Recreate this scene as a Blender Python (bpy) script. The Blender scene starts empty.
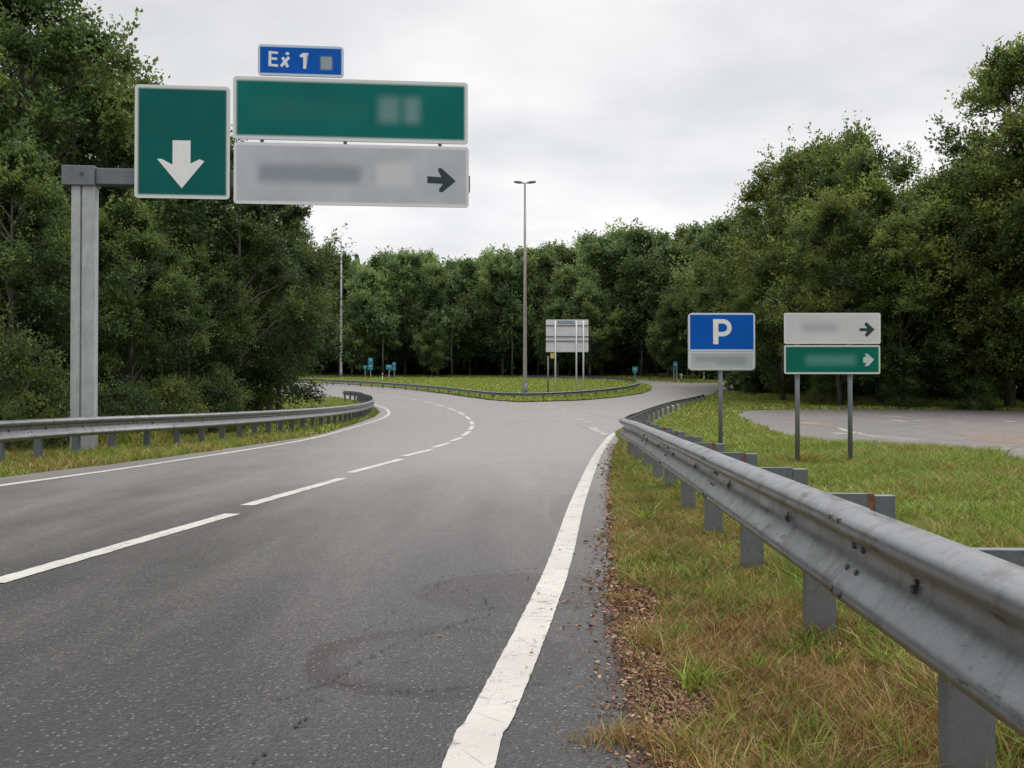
import bpy, bmesh, math, random
import numpy as np
from mathutils import Vector, Matrix

random.seed(7)
R = math.radians
scene = bpy.context.scene
col = scene.collection

# ------------------------------------------------------------------ camera
EYE = 1.15
FPX = 1000.0
HORIZON = 397.0
cam_d = bpy.data.cameras.new('camera')
cam = bpy.data.objects.new('camera', cam_d)
col.objects.link(cam)
cam_d.sensor_width = 36.0
cam_d.lens = 36.0 * FPX / 1024.0
cam_d.clip_start = 0.05
cam_d.clip_end = 3000
PITCH = math.atan((HORIZON - 384.0) / FPX)
cam.location = (0, 0, EYE)
cam.rotation_euler = (math.pi / 2 + PITCH, 0, 0)
scene.camera = cam
scene.render.resolution_x = 1024
scene.render.resolution_y = 768

# ------------------------------------------------------------------ light
SUN_EL, SUN_AZ = 58.0, 48.0       # elevation, compass-like azimuth the light comes from (deg, 0 = +Y, 90 = +X)
world = bpy.data.worlds.new("World")
scene.world = world
world.use_nodes = True
wn, wl = world.node_tree.nodes, world.node_tree.links
wn.clear()
w_out = wn.new('ShaderNodeOutputWorld')
w_bg = wn.new('ShaderNodeBackground')
w_bg.inputs['Strength'].default_value = 0.1
sky = wn.new('ShaderNodeTexSky')
sky.sky_type = 'NISHITA'
sky.sun_disc = False
sky.sun_elevation = R(SUN_EL)
sky.sun_rotation = R(SUN_AZ)
sky.dust_density = 3.0
tc = wn.new('ShaderNodeTexCoord')
# overcast cloud deck: projected onto a high flat layer so the bands flatten towards the horizon
sep = wn.new('ShaderNodeSeparateXYZ'); wl.new(tc.outputs['Generated'], sep.inputs[0])
zp = wn.new('ShaderNodeMath'); zp.operation = 'MAXIMUM'; zp.inputs[1].default_value = 0.0; wl.new(sep.outputs['Z'], zp.inputs[0])
za = wn.new('ShaderNodeMath'); za.operation = 'ADD'; za.inputs[1].default_value = 0.16; wl.new(zp.outputs[0], za.inputs[0])
dx = wn.new('ShaderNodeMath'); dx.operation = 'DIVIDE'; wl.new(sep.outputs['X'], dx.inputs[0]); wl.new(za.outputs[0], dx.inputs[1])
dy = wn.new('ShaderNodeMath'); dy.operation = 'DIVIDE'; wl.new(sep.outputs['Y'], dy.inputs[0]); wl.new(za.outputs[0], dy.inputs[1])
cmb = wn.new('ShaderNodeCombineXYZ'); wl.new(dx.outputs[0], cmb.inputs[0]); wl.new(dy.outputs[0], cmb.inputs[1])
cn = wn.new('ShaderNodeTexNoise'); cn.inputs['Scale'].default_value = 0.9; cn.inputs['Detail'].default_value = 5; cn.inputs['Roughness'].default_value = 0.5
wl.new(cmb.outputs[0], cn.inputs['Vector'])
cr = wn.new('ShaderNodeValToRGB')
cr.color_ramp.elements[0].position = 0.40; cr.color_ramp.elements[0].color = (4.5, 4.5, 4.6, 1)
cr.color_ramp.elements[1].position = 0.60; cr.color_ramp.elements[1].color = (6.15, 6.1, 6.05, 1)
wl.new(cn.outputs['Fac'], cr.inputs[0])
# the deck is thinner and brighter low down
hr = wn.new('ShaderNodeMapRange'); hr.interpolation_type = 'SMOOTHSTEP'
hr.inputs['From Min'].default_value = 0.08; hr.inputs['From Max'].default_value = 0.42
hr.inputs['To Min'].default_value = 1.03; hr.inputs['To Max'].default_value = 0.86
wl.new(sep.outputs['Z'], hr.inputs[0])
# an overcast sky is brightest overhead
zr = wn.new('ShaderNodeMapRange'); zr.interpolation_type = 'SMOOTHSTEP'
zr.inputs['From Min'].default_value = 0.40; zr.inputs['From Max'].default_value = 0.85
zr.inputs['To Min'].default_value = 1.0; zr.inputs['To Max'].default_value = 2.3
wl.new(sep.outputs['Z'], zr.inputs[0])
hz = wn.new('ShaderNodeMath'); hz.operation = 'MULTIPLY'; wl.new(hr.outputs[0], hz.inputs[0]); wl.new(zr.outputs[0], hz.inputs[1])
vm = wn.new('ShaderNodeVectorMath'); vm.operation = 'SCALE'
wl.new(cr.outputs[0], vm.inputs[0]); wl.new(hz.outputs[0], vm.inputs['Scale'])
mx = wn.new('ShaderNodeMix'); mx.data_type = 'RGBA'; mx.inputs['Factor'].default_value = 0.95
wl.new(sky.outputs[0], mx.inputs['A']); wl.new(vm.outputs[0], mx.inputs['B'])
wl.new(mx.outputs['Result'], w_bg.inputs['Color'])
wl.new(w_bg.outputs[0], w_out.inputs[0])

sun_d = bpy.data.lights.new('sun', 'SUN')
sun_d.energy = 1.5
sun_d.angle = R(45)
sun_d.color = (1.0, 0.95, 0.87)
sun = bpy.data.objects.new('sun', sun_d)
col.objects.link(sun)
_el, _az = R(SUN_EL), R(SUN_AZ)
_from = Vector((math.cos(_el) * math.sin(_az), math.cos(_el) * math.cos(_az), math.sin(_el)))
sun.rotation_euler = (-_from).to_track_quat('-Z', 'Y').to_euler()

vs = scene.view_settings
vs.view_transform = 'Standard'
vs.look = 'None'
vs.exposure = 0.85
vs.gamma = 1.0
vs.use_curve_mapping = False
scene.render.engine = 'CYCLES'
scene.cycles.max_bounces = 6
scene.cycles.transparent_max_bounces = 4

# ------------------------------------------------------------------ helpers
def tag(o, label=None, cat=None, group=None, kind=None):
    if label: o['label'] = label
    if cat: o['category'] = cat
    if group: o['group'] = group
    if kind: o['kind'] = kind
    return o

def empty(name, loc=(0, 0, 0), rz=0.0, scale=1.0):
    o = bpy.data.objects.new(name, None)
    o.empty_display_size = 0.3
    o.location = loc
    o.rotation_euler = (0, 0, rz)
    o.scale = (scale, scale, scale)
    col.objects.link(o)
    return o

def link(name, me, mat=None, parent=None, smooth=False):
    if mat is not None and len(me.materials) == 0:
        me.materials.append(mat)
    if smooth:
        me.polygons.foreach_set('use_smooth', [True] * len(me.polygons))
    o = bpy.data.objects.new(name, me)
    col.objects.link(o)
    if parent is not None: o.parent = parent
    return o

def mesh(verts, faces, name='m'):
    me = bpy.data.meshes.new(name)
    me.from_pydata([tuple(v) for v in verts], [], faces)
    me.validate()
    me.update()
    return me

def np_mesh(verts, faces, name='m', attr=None):
    """verts (n,3), faces (m,k) fixed size; attr dict name -> (n,4) colours"""
    me = bpy.data.meshes.new(name)
    nv, nf, k = len(verts), len(faces), faces.shape[1]
    me.vertices.add(nv); me.loops.add(nf * k); me.polygons.add(nf)
    me.vertices.foreach_set('co', verts.astype(np.float32).ravel())
    me.loops.foreach_set('vertex_index', faces.astype(np.int32).ravel())
    me.polygons.foreach_set('loop_start', np.arange(0, nf * k, k, dtype=np.int32))
    me.polygons.foreach_set('loop_total', np.full(nf, k, dtype=np.int32))
    if attr:
        for an, a in attr.items():
            ca = me.color_attributes.new(an, 'FLOAT_COLOR', 'POINT')
            ca.data.foreach_set('color', a.astype(np.float32).ravel())
    me.update(calc_edges=True)
    return me

class MB:
    def __init__(s): s.v = []; s.f = []
    def add(s, vs, fs):
        b = len(s.v); s.v += [tuple(v) for v in vs]; s.f += [tuple(i + b for i in f) for f in fs]
    def box(s, x0, x1, y0, y1, z0, z1):
        s.add([(x0,y0,z0),(x1,y0,z0),(x1,y1,z0),(x0,y1,z0),(x0,y0,z1),(x1,y0,z1),(x1,y1,z1),(x0,y1,z1)],
              [(0,3,2,1),(4,5,6,7),(0,1,5,4),(1,2,6,5),(2,3,7,6),(3,0,4,7)])
    def obox(s, c, ax, ay, hx, hy, z0, z1):
        """box with its own horizontal axes"""
        c = Vector(c); P = []
        for z in (z0, z1):
            for a, b in ((-1,-1),(1,-1),(1,1),(-1,1)):
                p = c + ax * (a * hx) + ay * (b * hy); P.append((p.x, p.y, c.z + z))
        s.add(P, [(0,3,2,1),(4,5,6,7),(0,1,5,4),(1,2,6,5),(2,3,7,6),(3,0,4,7)])
    def tube(s, pts, rad, n=8, cap=True):
        pts = [Vector(p) for p in pts]
        if not isinstance(rad, (list, tuple)): rad = [rad] * len(pts)
        b = len(s.v)
        ref = Vector((0.13, 0.97, 0.21))
        for i, p in enumerate(pts):
            d = (pts[min(i + 1, len(pts) - 1)] - pts[max(i - 1, 0)]).normalized()
            u = d.cross(ref)
            if u.length < 1e-3: u = d.cross(Vector((1, 0, 0)))
            u.normalize(); w = d.cross(u)
            for k in range(n):
                a = 2 * math.pi * k / n
                s.v.append(tuple(p + (u * math.cos(a) + w * math.sin(a)) * rad[i]))
        for i in range(len(pts) - 1):
            for k in range(n):
                a0 = b + i * n + k; a1 = b + i * n + (k + 1) % n
                s.f.append((a0, a1, a1 + n, a0 + n))
        if cap:
            s.f.append(tuple(b + k for k in range(n))[::-1])
            s.f.append(tuple(b + (len(pts) - 1) * n + k for k in range(n)))
    def prism_xz(s, poly, y0, y1):
        """polygon in x,z extruded along y"""
        n = len(poly)
        s.add([(x, y0, z) for x, z in poly] + [(x, y1, z) for x, z in poly],
              [tuple(range(n)), tuple(range(2 * n - 1, n - 1, -1))] + [(i + n, (i + 1) % n + n, (i + 1) % n, i) for i in range(n)])
    def build(s, name, mat, parent=None, smooth=False, bevel=0.0, fixn=False):
        me = mesh(s.v, s.f, name)
        if fixn:
            bm = bmesh.new(); bm.from_mesh(me); bmesh.ops.recalc_face_normals(bm, faces=bm.faces); bm.to_mesh(me); bm.free()
        o = link(name, me, mat, parent, smooth)
        if bevel:
            m = o.modifiers.new('bevel', 'BEVEL'); m.width = bevel; m.segments = 2; m.limit_method = 'ANGLE'
        return o

# ------------------------------------------------------------------ terrain
def _prof(y):
    if y < 28: return 0.0
    if y < 80: return 0.00033 * (y - 28) ** 2
    if y < 215: return 0.8923 + 0.049 * (y - 80)
    return 0.8923 + 0.049 * 135 + 0.01 * (min(y, 400) - 215)
KNOT = [-60.0, -20.0, 0.0, 14.0] + [26.0 + 2 * i for i in range(0, 100)] + [240.0, 280.0, 340.0, 400.0, 700.0, 1500.0]
_ky = np.array(KNOT); _kz = np.array([_prof(k) for k in KNOT])
def T(y): return float(np.interp(y, _ky, _kz))
def Tn(y): return np.interp(y, _ky, _kz)

def G(px, py, up=0.0):
    """where the sight line through this picture point meets the ground (raised by up)"""
    s = (HORIZON - py) / FPX
    lo = 1.0; hi = 1.0
    f = lambda y: EYE + s * y - (T(y) + up)
    y = 1.0
    step = 0.5
    while y < 300 and f(y) > 0: y += step
    lo, hi = y - step, y
    for _ in range(30):
        m = (lo + hi) / 2
        if f(m) > 0: lo = m
        else: hi = m
    y = (lo + hi) / 2
    return ((px - 512.0) / FPX * y, y)

def at(px, y): return (px - 512.0) / FPX * y
def zat(py, y): return EYE + (HORIZON - py) / FPX * y

def smooth_path(pts, step=0.5):
    """Catmull-Rom through 2D points, resampled evenly"""
    P = [Vector((p[0], p[1], 0)) for p in pts]
    P = [P[0] * 2 - P[1]] + P + [P[-1] * 2 - P[-2]]
    out = []
    for i in range(1, len(P) - 2):
        p0, p1, p2, p3 = P[i-1], P[i], P[i+1], P[i+2]
        n = max(4, int((p2 - p1).length / 0.2))
        for k in range(n):
            t = k / n
            out.append(0.5 * ((2 * p1) + (p2 - p0) * t + (2 * p0 - 5 * p1 + 4 * p2 - p3) * t * t + (3 * p1 - p0 - 3 * p2 + p3) * t ** 3))
    out.append(P[-2])
    res = [out[0]]; acc = 0.0
    for a, b in zip(out, out[1:]):
        d = (b - a).length
        while acc + d >= step:
            t = (step - acc) / d
            a = a + (b - a) * t
            res.append(a.copy()); d = (b - a).length; acc = 0.0
        acc += d
    return res

# ------------------------------------------------------------------ materials
class NT:
    def __init__(s, name, rough=0.6, metal=0.0, spec=0.5):
        s.m = bpy.data.materials.new(name); s.m.use_nodes = True
        s.n, s.l = s.m.node_tree.nodes, s.m.node_tree.links
        s.b = s.n['Principled BSDF']
        s.b.inputs['Roughness'].default_value = rough
        s.b.inputs['Metallic'].default_value = metal
        s.b.inputs['Specular IOR Level'].default_value = spec
        s.tc = s.n.new('ShaderNodeTexCoord')
        s.out = s.n['Material Output']
    def lk(s, a, b): s.l.new(a, b)
    def noise(s, scale, detail=4, rough=0.5, vec=None, dist=0.0, coord='Object', stretch=None):
        t = s.n.new('ShaderNodeTexNoise')
        t.inputs['Scale'].default_value = scale; t.inputs['Detail'].default_value = detail
        t.inputs['Roughness'].default_value = rough; t.inputs['Distortion'].default_value = dist
        v = vec or s.tc.outputs[coord]
        if stretch:
            mp = s.n.new('ShaderNodeMapping'); mp.inputs['Scale'].default_value = stretch; s.lk(v, mp.inputs[0]); v = mp.outputs[0]
        s.lk(v, t.inputs['Vector'])
        return t.outputs['Fac']
    def ramp(s, fac, stops):
        r = s.n.new('ShaderNodeValToRGB'); e = r.color_ramp.elements
        while len(e) < len(stops): e.new(0.5)
        for el, (p, c) in zip(e, stops):
            el.position = p; el.color = (c, c, c, 1) if isinstance(c, (int, float)) else (*c, 1)
        s.lk(fac, r.inputs[0]); return r.outputs['Color']
    def mix(s, fac, a, b, mode='MIX'):
        m = s.n.new('ShaderNodeMix'); m.data_type = 'RGBA'; m.blend_type = mode
        for sock, v in (('Factor', fac), ('A', a), ('B', b)):
            i = m.inputs[sock]
            if isinstance(v, (int, float)): i.default_value = v if sock == 'Factor' else (v, v, v, 1)
            elif isinstance(v, tuple): i.default_value = (*v, 1)
            else: s.lk(v, i)
        return m.outputs['Result']
    def math(s, op, a, b=0.0):
        m = s.n.new('ShaderNodeMath'); m.operation = op
        for i, v in enumerate((a, b)):
            if isinstance(v, (int, float)): m.inputs[i].default_value = v
            else: s.lk(v, m.inputs[i])
        return m.outputs[0]
    def bump(s, h, strength=0.3, dist=0.01):
        b = s.n.new('ShaderNodeBump'); b.inputs['Strength'].default_value = strength; b.inputs['Distance'].default_value = dist
        s.lk(h, b.inputs['Height']); s.lk(b.outputs[0], s.b.inputs['Normal'])
    def base(s, v):
        if isinstance(v, tuple): s.b.inputs['Base Color'].default_value = (*v, 1)
        else: s.lk(v, s.b.inputs['Base Color'])
    def mapr(s, v, a, b, c=0.0, d=1.0, smooth=True):
        m = s.n.new('ShaderNodeMapRange'); m.interpolation_type = 'SMOOTHSTEP' if smooth else 'LINEAR'
        m.inputs['From Min'].default_value = a; m.inputs['From Max'].default_value = b
        m.inputs['To Min'].default_value = c; m.inputs['To Max'].default_value = d
        s.lk(v, m.inputs[0]); return m.outputs[0]
    def softbox(s, x0, x1, z0, z1, bl):
        if not hasattr(s, '_sep'):
            s._sep = s.n.new('ShaderNodeSeparateXYZ'); s.lk(s.tc.outputs['Object'], s._sep.inputs[0])
        X, Z = s._sep.outputs['X'], s._sep.outputs['Z']
        a = s.math('MULTIPLY', s.mapr(X, x0 - bl, x0 + bl), s.mapr(X, x1 - bl, x1 + bl, 1, 0))
        b = s.math('MULTIPLY', s.mapr(Z, z0 - bl, z0 + bl), s.mapr(Z, z1 - bl, z1 + bl, 1, 0))
        return s.math('MULTIPLY', a, b)

def voronoi(t, scale, feature='DISTANCE_TO_EDGE', vec=None):
    v = t.n.new('ShaderNodeTexVoronoi'); v.voronoi_dimensions = '2D' if getattr(t, 'flat', False) else '3D'; v.feature = feature; v.inputs['Scale'].default_value = scale
    t.lk(vec or t.tc.outputs['Object'], v.inputs['Vector'])
    return v

def asphalt(name, tint=(0.017, 0.0163, 0.017), crack=1.0, light=1.0, stains=()):
    t = NT(name, 0.62, 0, 0.5); t.flat = True
    big = t.noise(0.5, 4, 0.6, stretch=(1, 0.18, 1))
    mid = t.noise(1.7, 5, 0.65, stretch=(1, 0.35, 1))
    fine = t.noise(170, 2, 0.6)
    agg = voronoi(t, 75, 'F1')
    sepc = t.n.new('ShaderNodeSeparateColor'); t.lk(agg.outputs['Color'], sepc.inputs[0])
    aggc = t.ramp(sepc.outputs[0], [(0.0, 0.28), (0.25, 0.7), (0.80, 1.1), (0.93, 1.9), (1.0, 3.4)])
    sp2 = t.noise(28, 4, 0.75)
    aggc = t.mix(0.8, aggc, t.ramp(sp2, [(0.36, 0.35), (0.5, 1.0), (0.66, 1.5)]), 'MULTIPLY')
    c = t.mix(t.ramp(big, [(0.3, 0.0), (0.7, 1.0)]), tuple(v * 0.84 for v in tint), tuple(v * 1.2 for v in tint))
    c = t.mix(0.5, c, t.mix(t.ramp(mid, [(0.3, 0), (0.7, 1)]), tuple(v * 0.75 for v in tint), tuple(v * 1.22 for v in tint)))
    c = t.mix(0.85, c, aggc, 'MULTIPLY')
    # tyre-polished streaks run along the lane
    st = t.noise(1.0, 3, 0.5, stretch=(1.6, 0.06, 1))
    c = t.mix(t.ramp(st, [(0.45, 0.0), (0.68, 0.45)]), c, tuple(v * 1.45 for v in tint))
    # pale grit and fine hairline cracking
    warp = t.n.new('ShaderNodeVectorMath'); warp.operation = 'ADD'
    nz = t.n.new('ShaderNodeTexNoise'); nz.inputs['Scale'].default_value = 3.0; nz.inputs['Detail'].default_value = 10; nz.inputs['Roughness'].default_value = 0.65
    t.lk(t.tc.outputs['Object'], nz.inputs['Vector'])
    sc = t.n.new('ShaderNodeVectorMath'); sc.operation = 'SCALE'; sc.inputs['Scale'].default_value = 0.9
    t.lk(nz.outputs['Color'], sc.inputs[0]); t.lk(sc.outputs[0], warp.inputs[0]); t.lk(t.tc.outputs['Object'], warp.inputs[1])
    ve = voronoi(t, 0.55, vec=warp.outputs[0])
    line = t.ramp(ve.outputs['Distance'], [(0.0, 0.9), (0.003, 0.5), (0.006, 0.0)])
    ve2 = voronoi(t, 2.6, vec=warp.outputs[0])
    line2 = t.ramp(ve2.outputs['Distance'], [(0.0, 1.0), (0.016, 0.6), (0.032, 0.0)])
    mask2 = t.ramp(t.noise(0.8, 3, 0.6), [(0.49, 0.0), (0.56, 1.0 * crack)])
    line = t.math('MAXIMUM', line, t.math('MULTIPLY', line2, mask2))
    mask = t.ramp(t.noise(0.4, 2, 0.5), [(0.45, 0.0), (0.58, 0.85 * crack)])
    gap = t.ramp(t.noise(14, 2, 0.6), [(0.42, 0.0), (0.55, 1.0)])
    k = t.math('MULTIPLY', t.math('MULTIPLY', line, mask), gap)
    c = t.mix(k, c, (0.018, 0.017, 0.017))
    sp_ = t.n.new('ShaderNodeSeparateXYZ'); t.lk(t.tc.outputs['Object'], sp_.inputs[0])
    far_sheen = t.mapr(t.math('ADD', sp_.outputs['Y'], t.math('MULTIPLY', t.noise(0.9, 4, 0.6, stretch=(1, 0.12, 1)), 14.0)), 9.0, 26.0, 0.0, 1.0)  # farther road coloured paler, standing in for its sheen at grazing view
    c = t.mix(t.math('MULTIPLY', far_sheen, 0.8 * light), c, t.mix(0.5, c, (0.20, 0.19, 0.185), 'ADD') if False else (0.20, 0.188, 0.182))
    # stained, older repair areas with irregular outlines
    nse = t.noise(3.2, 6, 0.7)
    for (cx, cy, rx_, ry_, rim, k_) in stains:
        ex = t.math('DIVIDE', t.math('SUBTRACT', sp_.outputs['X'], cx), rx_); ey = t.math('DIVIDE', t.math('SUBTRACT', sp_.outputs['Y'], cy), ry_)
        dd = t.math('SQRT', t.math('ADD', t.math('MULTIPLY', ex, ex), t.math('MULTIPLY', ey, ey)))
        dd = t.math('ADD', dd, t.math('MULTIPLY', t.math('SUBTRACT', nse, 0.5), 0.45))
        m_ = t.mapr(dd, 0.94, 1.0, 1.0, 0.0)
        if rim: m_ = t.math('MULTIPLY', m_, t.mapr(dd, 0.62, 0.86))
        c = t.mix(t.math('MULTIPLY', m_, k_), c, t.mix(1.0, c, (0.50, 0.42, 0.40), 'MULTIPLY'))
    # open pits and pale stones
    pv = voronoi(t, 27, 'F1'); psep = t.n.new('ShaderNodeSeparateColor'); t.lk(pv.outputs['Color'], psep.inputs[0])
    near_ = t.mapr(sp_.outputs['Y'], 9.0, 24.0, 1.0, 0.35)
    pit = t.math('MULTIPLY', t.mapr(pv.outputs['Distance'], 0.16, 0.30, 1.0, 0.0), t.mapr(psep.outputs[0], 0.52, 0.60))
    c = t.mix(t.math('MULTIPLY', t.math('MULTIPLY', pit, 0.8), near_), c, (0.012, 0.011, 0.011))
    pv2 = voronoi(t, 34, 'F1'); psep2 = t.n.new('ShaderNodeSeparateColor'); t.lk(pv2.outputs['Color'], psep2.inputs[0])
    stn = t.math('MULTIPLY', t.mapr(pv2.outputs['Distance'], 0.14, 0.24, 1.0, 0.0), t.mapr(psep2.outputs[1], 0.80, 0.86))
    c = t.mix(t.math('MULTIPLY', t.math('MULTIPLY', stn, 0.6), near_), c, (0.20, 0.175, 0.16))
    t.base(c)
    t.lk(t.ramp(mid, [(0.3, 0.36), (0.7, 0.50)]), t.b.inputs['Roughness'])
    h = t.math('ADD', t.math('MULTIPLY', agg.outputs['Distance'], 0.7), t.math('MULTIPLY', fine, 0.5))
    h = t.math('SUBTRACT', h, t.math('MULTIPLY', k, 2.0))
    t.bump(h, 0.6, 0.005)
    return t.m

def paint(name='worn white road paint'):
    t = NT(name, 0.6, 0, 0.4)
    n1 = t.noise(9, 6, 0.7); n2 = t.noise(110, 3, 0.6); n3 = t.noise(1.3, 3)
    c = t.mix(t.ramp(n3, [(0.3, 0), (0.7, 1)]), (0.36, 0.345, 0.325), (0.45, 0.435, 0.41))
    w = t.math('ADD', t.math('MULTIPLY', n1, 0.65), t.math('MULTIPLY', n2, 0.35))
    ve = voronoi(t, 5.5)
    chip = t.ramp(w, [(0.385, 1.0), (0.45, 0.0)])
    crk = t.ramp(ve.outputs['Distance'], [(0.0, 0.8), (0.02, 0.0)])
    crk = t.math('MULTIPLY', crk, t.ramp(t.noise(3, 3), [(0.45, 0), (0.6, 1)]))
    wear = t.math('MAXIMUM', chip, crk)
    c = t.mix(wear, c, (0.10, 0.098, 0.095))
    c = t.mix(t.ramp(n2, [(0.35, 0.35), (0.6, 0.0)]), c, (0.30, 0.28, 0.25))
    t.base(c); t.bump(n2, 0.3, 0.003)
    return t.m

def faint_paint():
    t = NT('nearly worn away paint', 0.65)
    n1 = t.noise(6, 6, 0.75)
    c = t.mix(t.ramp(n1, [(0.42, 0.0), (0.6, 0.85)]), (0.14, 0.135, 0.13), (0.38, 0.36, 0.33))
    t.base(c); return t.m

def galv(name, tone=(0.36, 0.375, 0.39), rough=0.5, dirt=0.5, metal=0.55):
    t = NT(name, rough, metal, 0.5)
    sp = voronoi(t, 55, 'F1')
    n = t.noise(3.0, 5, 0.6); st = t.noise(2.0, 5, 0.65, stretch=(4, 4, 0.7)); f = t.noise(60, 3, 0.6)
    c = t.mix(t.ramp(sp.outputs['Color'], [(0.1, 0.0), (0.9, 0.5)]), tuple(v * 0.86 for v in tone), tuple(v * 1.12 for v in tone))
    c = t.mix(t.ramp(n, [(0.35, 0.55), (0.62, 0.0)]), c, tuple(v * 0.68 for v in tone))
    c = t.mix(t.ramp(st, [(0.50, 0.0), (0.72, dirt)]), c, (0.15, 0.145, 0.135))
    c = t.mix(t.ramp(f, [(0.62, 0.0), (0.75, 0.45)]), c, (0.12, 0.12, 0.12))
    scf = t.noise(9.0, 5, 0.7, stretch=(3.0, 0.5, 3.0))
    c = t.mix(t.ramp(scf, [(0.60, 0.0), (0.66, dirt)]), c, (0.09, 0.088, 0.085))
    rs = t.noise(5.0, 4, 0.7)
    c = t.mix(t.ramp(rs, [(0.66, 0.0), (0.74, dirt * 0.7)]), c, (0.16, 0.10, 0.06))
    t.base(c)
    t.lk(t.ramp(n, [(0.3, rough + 0.12), (0.7, rough - 0.07)]), t.b.inputs['Roughness'])
    t.bump(t.math('ADD', n, t.math('MULTIPLY', f, 0.15)), 0.25, 0.01)
    return t.m

def plain(name, c, rough=0.5, metal=0.0, var=0.15, scale=8):
    t = NT(name, rough, metal)
    n = t.noise(scale, 4, 0.6)
    t.base(t.mix(t.ramp(n, [(0.3, 0), (0.7, 1)]), tuple(v * (1 - var) for v in c), tuple(min(1, v * (1 + var)) for v in c)))
    return t.m

def foliage(name, lo, midc, hi, trans=0.45):
    t = NT(name, 0.55, 0, 0.25)
    at_ = t.n.new('ShaderNodeAttribute'); at_.attribute_name = 'tone'
    oi = t.n.new('ShaderNodeObjectInfo')
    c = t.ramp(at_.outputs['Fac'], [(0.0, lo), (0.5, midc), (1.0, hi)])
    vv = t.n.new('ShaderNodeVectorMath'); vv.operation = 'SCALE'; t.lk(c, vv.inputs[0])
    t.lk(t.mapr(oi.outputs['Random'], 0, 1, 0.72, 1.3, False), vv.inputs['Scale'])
    rr2 = t.math('FRACT', t.math('MULTIPLY', oi.outputs['Random'], 7.31))
    c2 = t.mix(t.math('MULTIPLY', rr2, 0.12), vv.outputs[0], (hi[0] * 0.9, hi[1] * 0.72, hi[2] * 0.6))
    t.base(c2)
    tr = t.n.new('ShaderNodeBsdfTranslucent'); t.lk(c2, tr.inputs['Color'])
    ms = t.n.new('ShaderNodeMixShader'); ms.inputs[0].default_value = trans
    t.lk(t.b.outputs[0], ms.inputs[1]); t.lk(tr.outputs[0], ms.inputs[2]); t.lk(ms.outputs[0], t.out.inputs['Surface'])
    return t.m

def vcol(name, trans=0.25, rough=0.6):
    t = NT(name, rough, 0, 0.25)
    a = t.n.new('ShaderNodeAttribute'); a.attribute_name = 'col'
    t.base(a.outputs['Color'])
    tr = t.n.new('ShaderNodeBsdfTranslucent'); t.lk(a.outputs['Color'], tr.inputs['Color'])
    ms = t.n.new('ShaderNodeMixShader'); ms.inputs[0].default_value = trans
    t.lk(t.b.outputs[0], ms.inputs[1]); t.lk(tr.outputs[0], ms.inputs[2]); t.lk(ms.outputs[0], t.out.inputs['Surface'])
    return t.m

def bark():
    t = NT('grey brown bark', 0.85, 0, 0.2)
    n = t.noise(3, 6, 0.7, stretch=(5, 5, 0.8)); m = t.noise(1.2, 3)
    c = t.mix(t.ramp(n, [(0.35, 0), (0.65, 1)]), (0.045, 0.038, 0.03), (0.15, 0.135, 0.115))
    c = t.mix(t.ramp(m, [(0.5, 0.0), (0.7, 0.5)]), c, (0.08, 0.09, 0.055))
    t.base(c); t.bump(n, 0.6, 0.03); return t.m

def ground_mat():
    t = NT('soil and thatch under the grass', 0.9, 0, 0.15)
    a = t.noise(0.12, 5, 0.6); b = t.noise(2.5, 6, 0.7); f = t.noise(35, 4, 0.7)
    green = t.mix(t.ramp(b, [(0.35, 0), (0.65, 1)]), (0.075, 0.085, 0.028), (0.15, 0.165, 0.05))
    dry = t.mix(t.ramp(b, [(0.35, 0), (0.65, 1)]), (0.07, 0.055, 0.03), (0.16, 0.125, 0.06))
    # dry ground close to the camera-side verge, greener beyond
    sp = t.n.new('ShaderNodeSeparateXYZ'); t.lk(t.tc.outputs['Object'], sp.inputs[0])
    far = t.mapr(sp.outputs['Y'], 9, 26)
    k = t.math('ADD', t.math('MULTIPLY', far, 0.75), t.math('MULTIPLY', t.math('SUBTRACT', a, 0.5), 1.2))
    c = t.mix(t.ramp(k, [(0.1, 0), (0.6, 1)]), dry, green)
    c = t.mix(t.ramp(f, [(0.3, 0.5), (0.6, 0.0)]), c, (0.03, 0.026, 0.016))
    t.base(c); t.bump(t.math('ADD', f, b), 0.7, 0.04); return t.m

M = {}
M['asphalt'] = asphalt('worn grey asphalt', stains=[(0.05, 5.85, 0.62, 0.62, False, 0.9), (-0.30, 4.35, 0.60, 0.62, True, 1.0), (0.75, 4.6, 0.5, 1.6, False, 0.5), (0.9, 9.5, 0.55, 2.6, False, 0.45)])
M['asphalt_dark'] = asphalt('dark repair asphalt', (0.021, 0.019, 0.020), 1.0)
M['asphalt_lot'] = asphalt('brownish aged lot asphalt', (0.085, 0.073, 0.071), 1.0, 0.2)
M['crack'] = plain('open crack and lap shadow', (0.02, 0.019, 0.018), 0.95)
M['paint'] = paint()
M['faint'] = faint_paint()
M['galv'] = galv('galvanised beam steel', (0.32, 0.33, 0.35), 0.31, 0.9, 0.82)
M['galv_dark'] = galv('weathered galvanised steel', (0.15, 0.175, 0.195), 0.5, 0.6, 0.45)
M['galv_post'] = galv('galvanised post steel', (0.19, 0.205, 0.22), 0.5, 0.8, 0.4)
M['pole'] = galv('pale galvanised column', (0.42, 0.44, 0.46), 0.55, 0.35, 0.25)
M['back'] = plain('bare aluminium sign back', (0.60, 0.60, 0.61), 0.6, 0.0, 0.08, 2)
M['rust'] = plain('rusty steel', (0.17, 0.07, 0.035), 0.9, 0, 0.5, 30)
M['rim'] = plain('dark aluminium sign rim', (0.10, 0.11, 0.12), 0.45, 0.5)
M['bolt'] = plain('dull bolt steel', (0.07, 0.07, 0.072), 0.5, 0.6)
M['white'] = plain('white sign sheeting', (0.70, 0.71, 0.71), 0.5, 0, 0.04)
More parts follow.
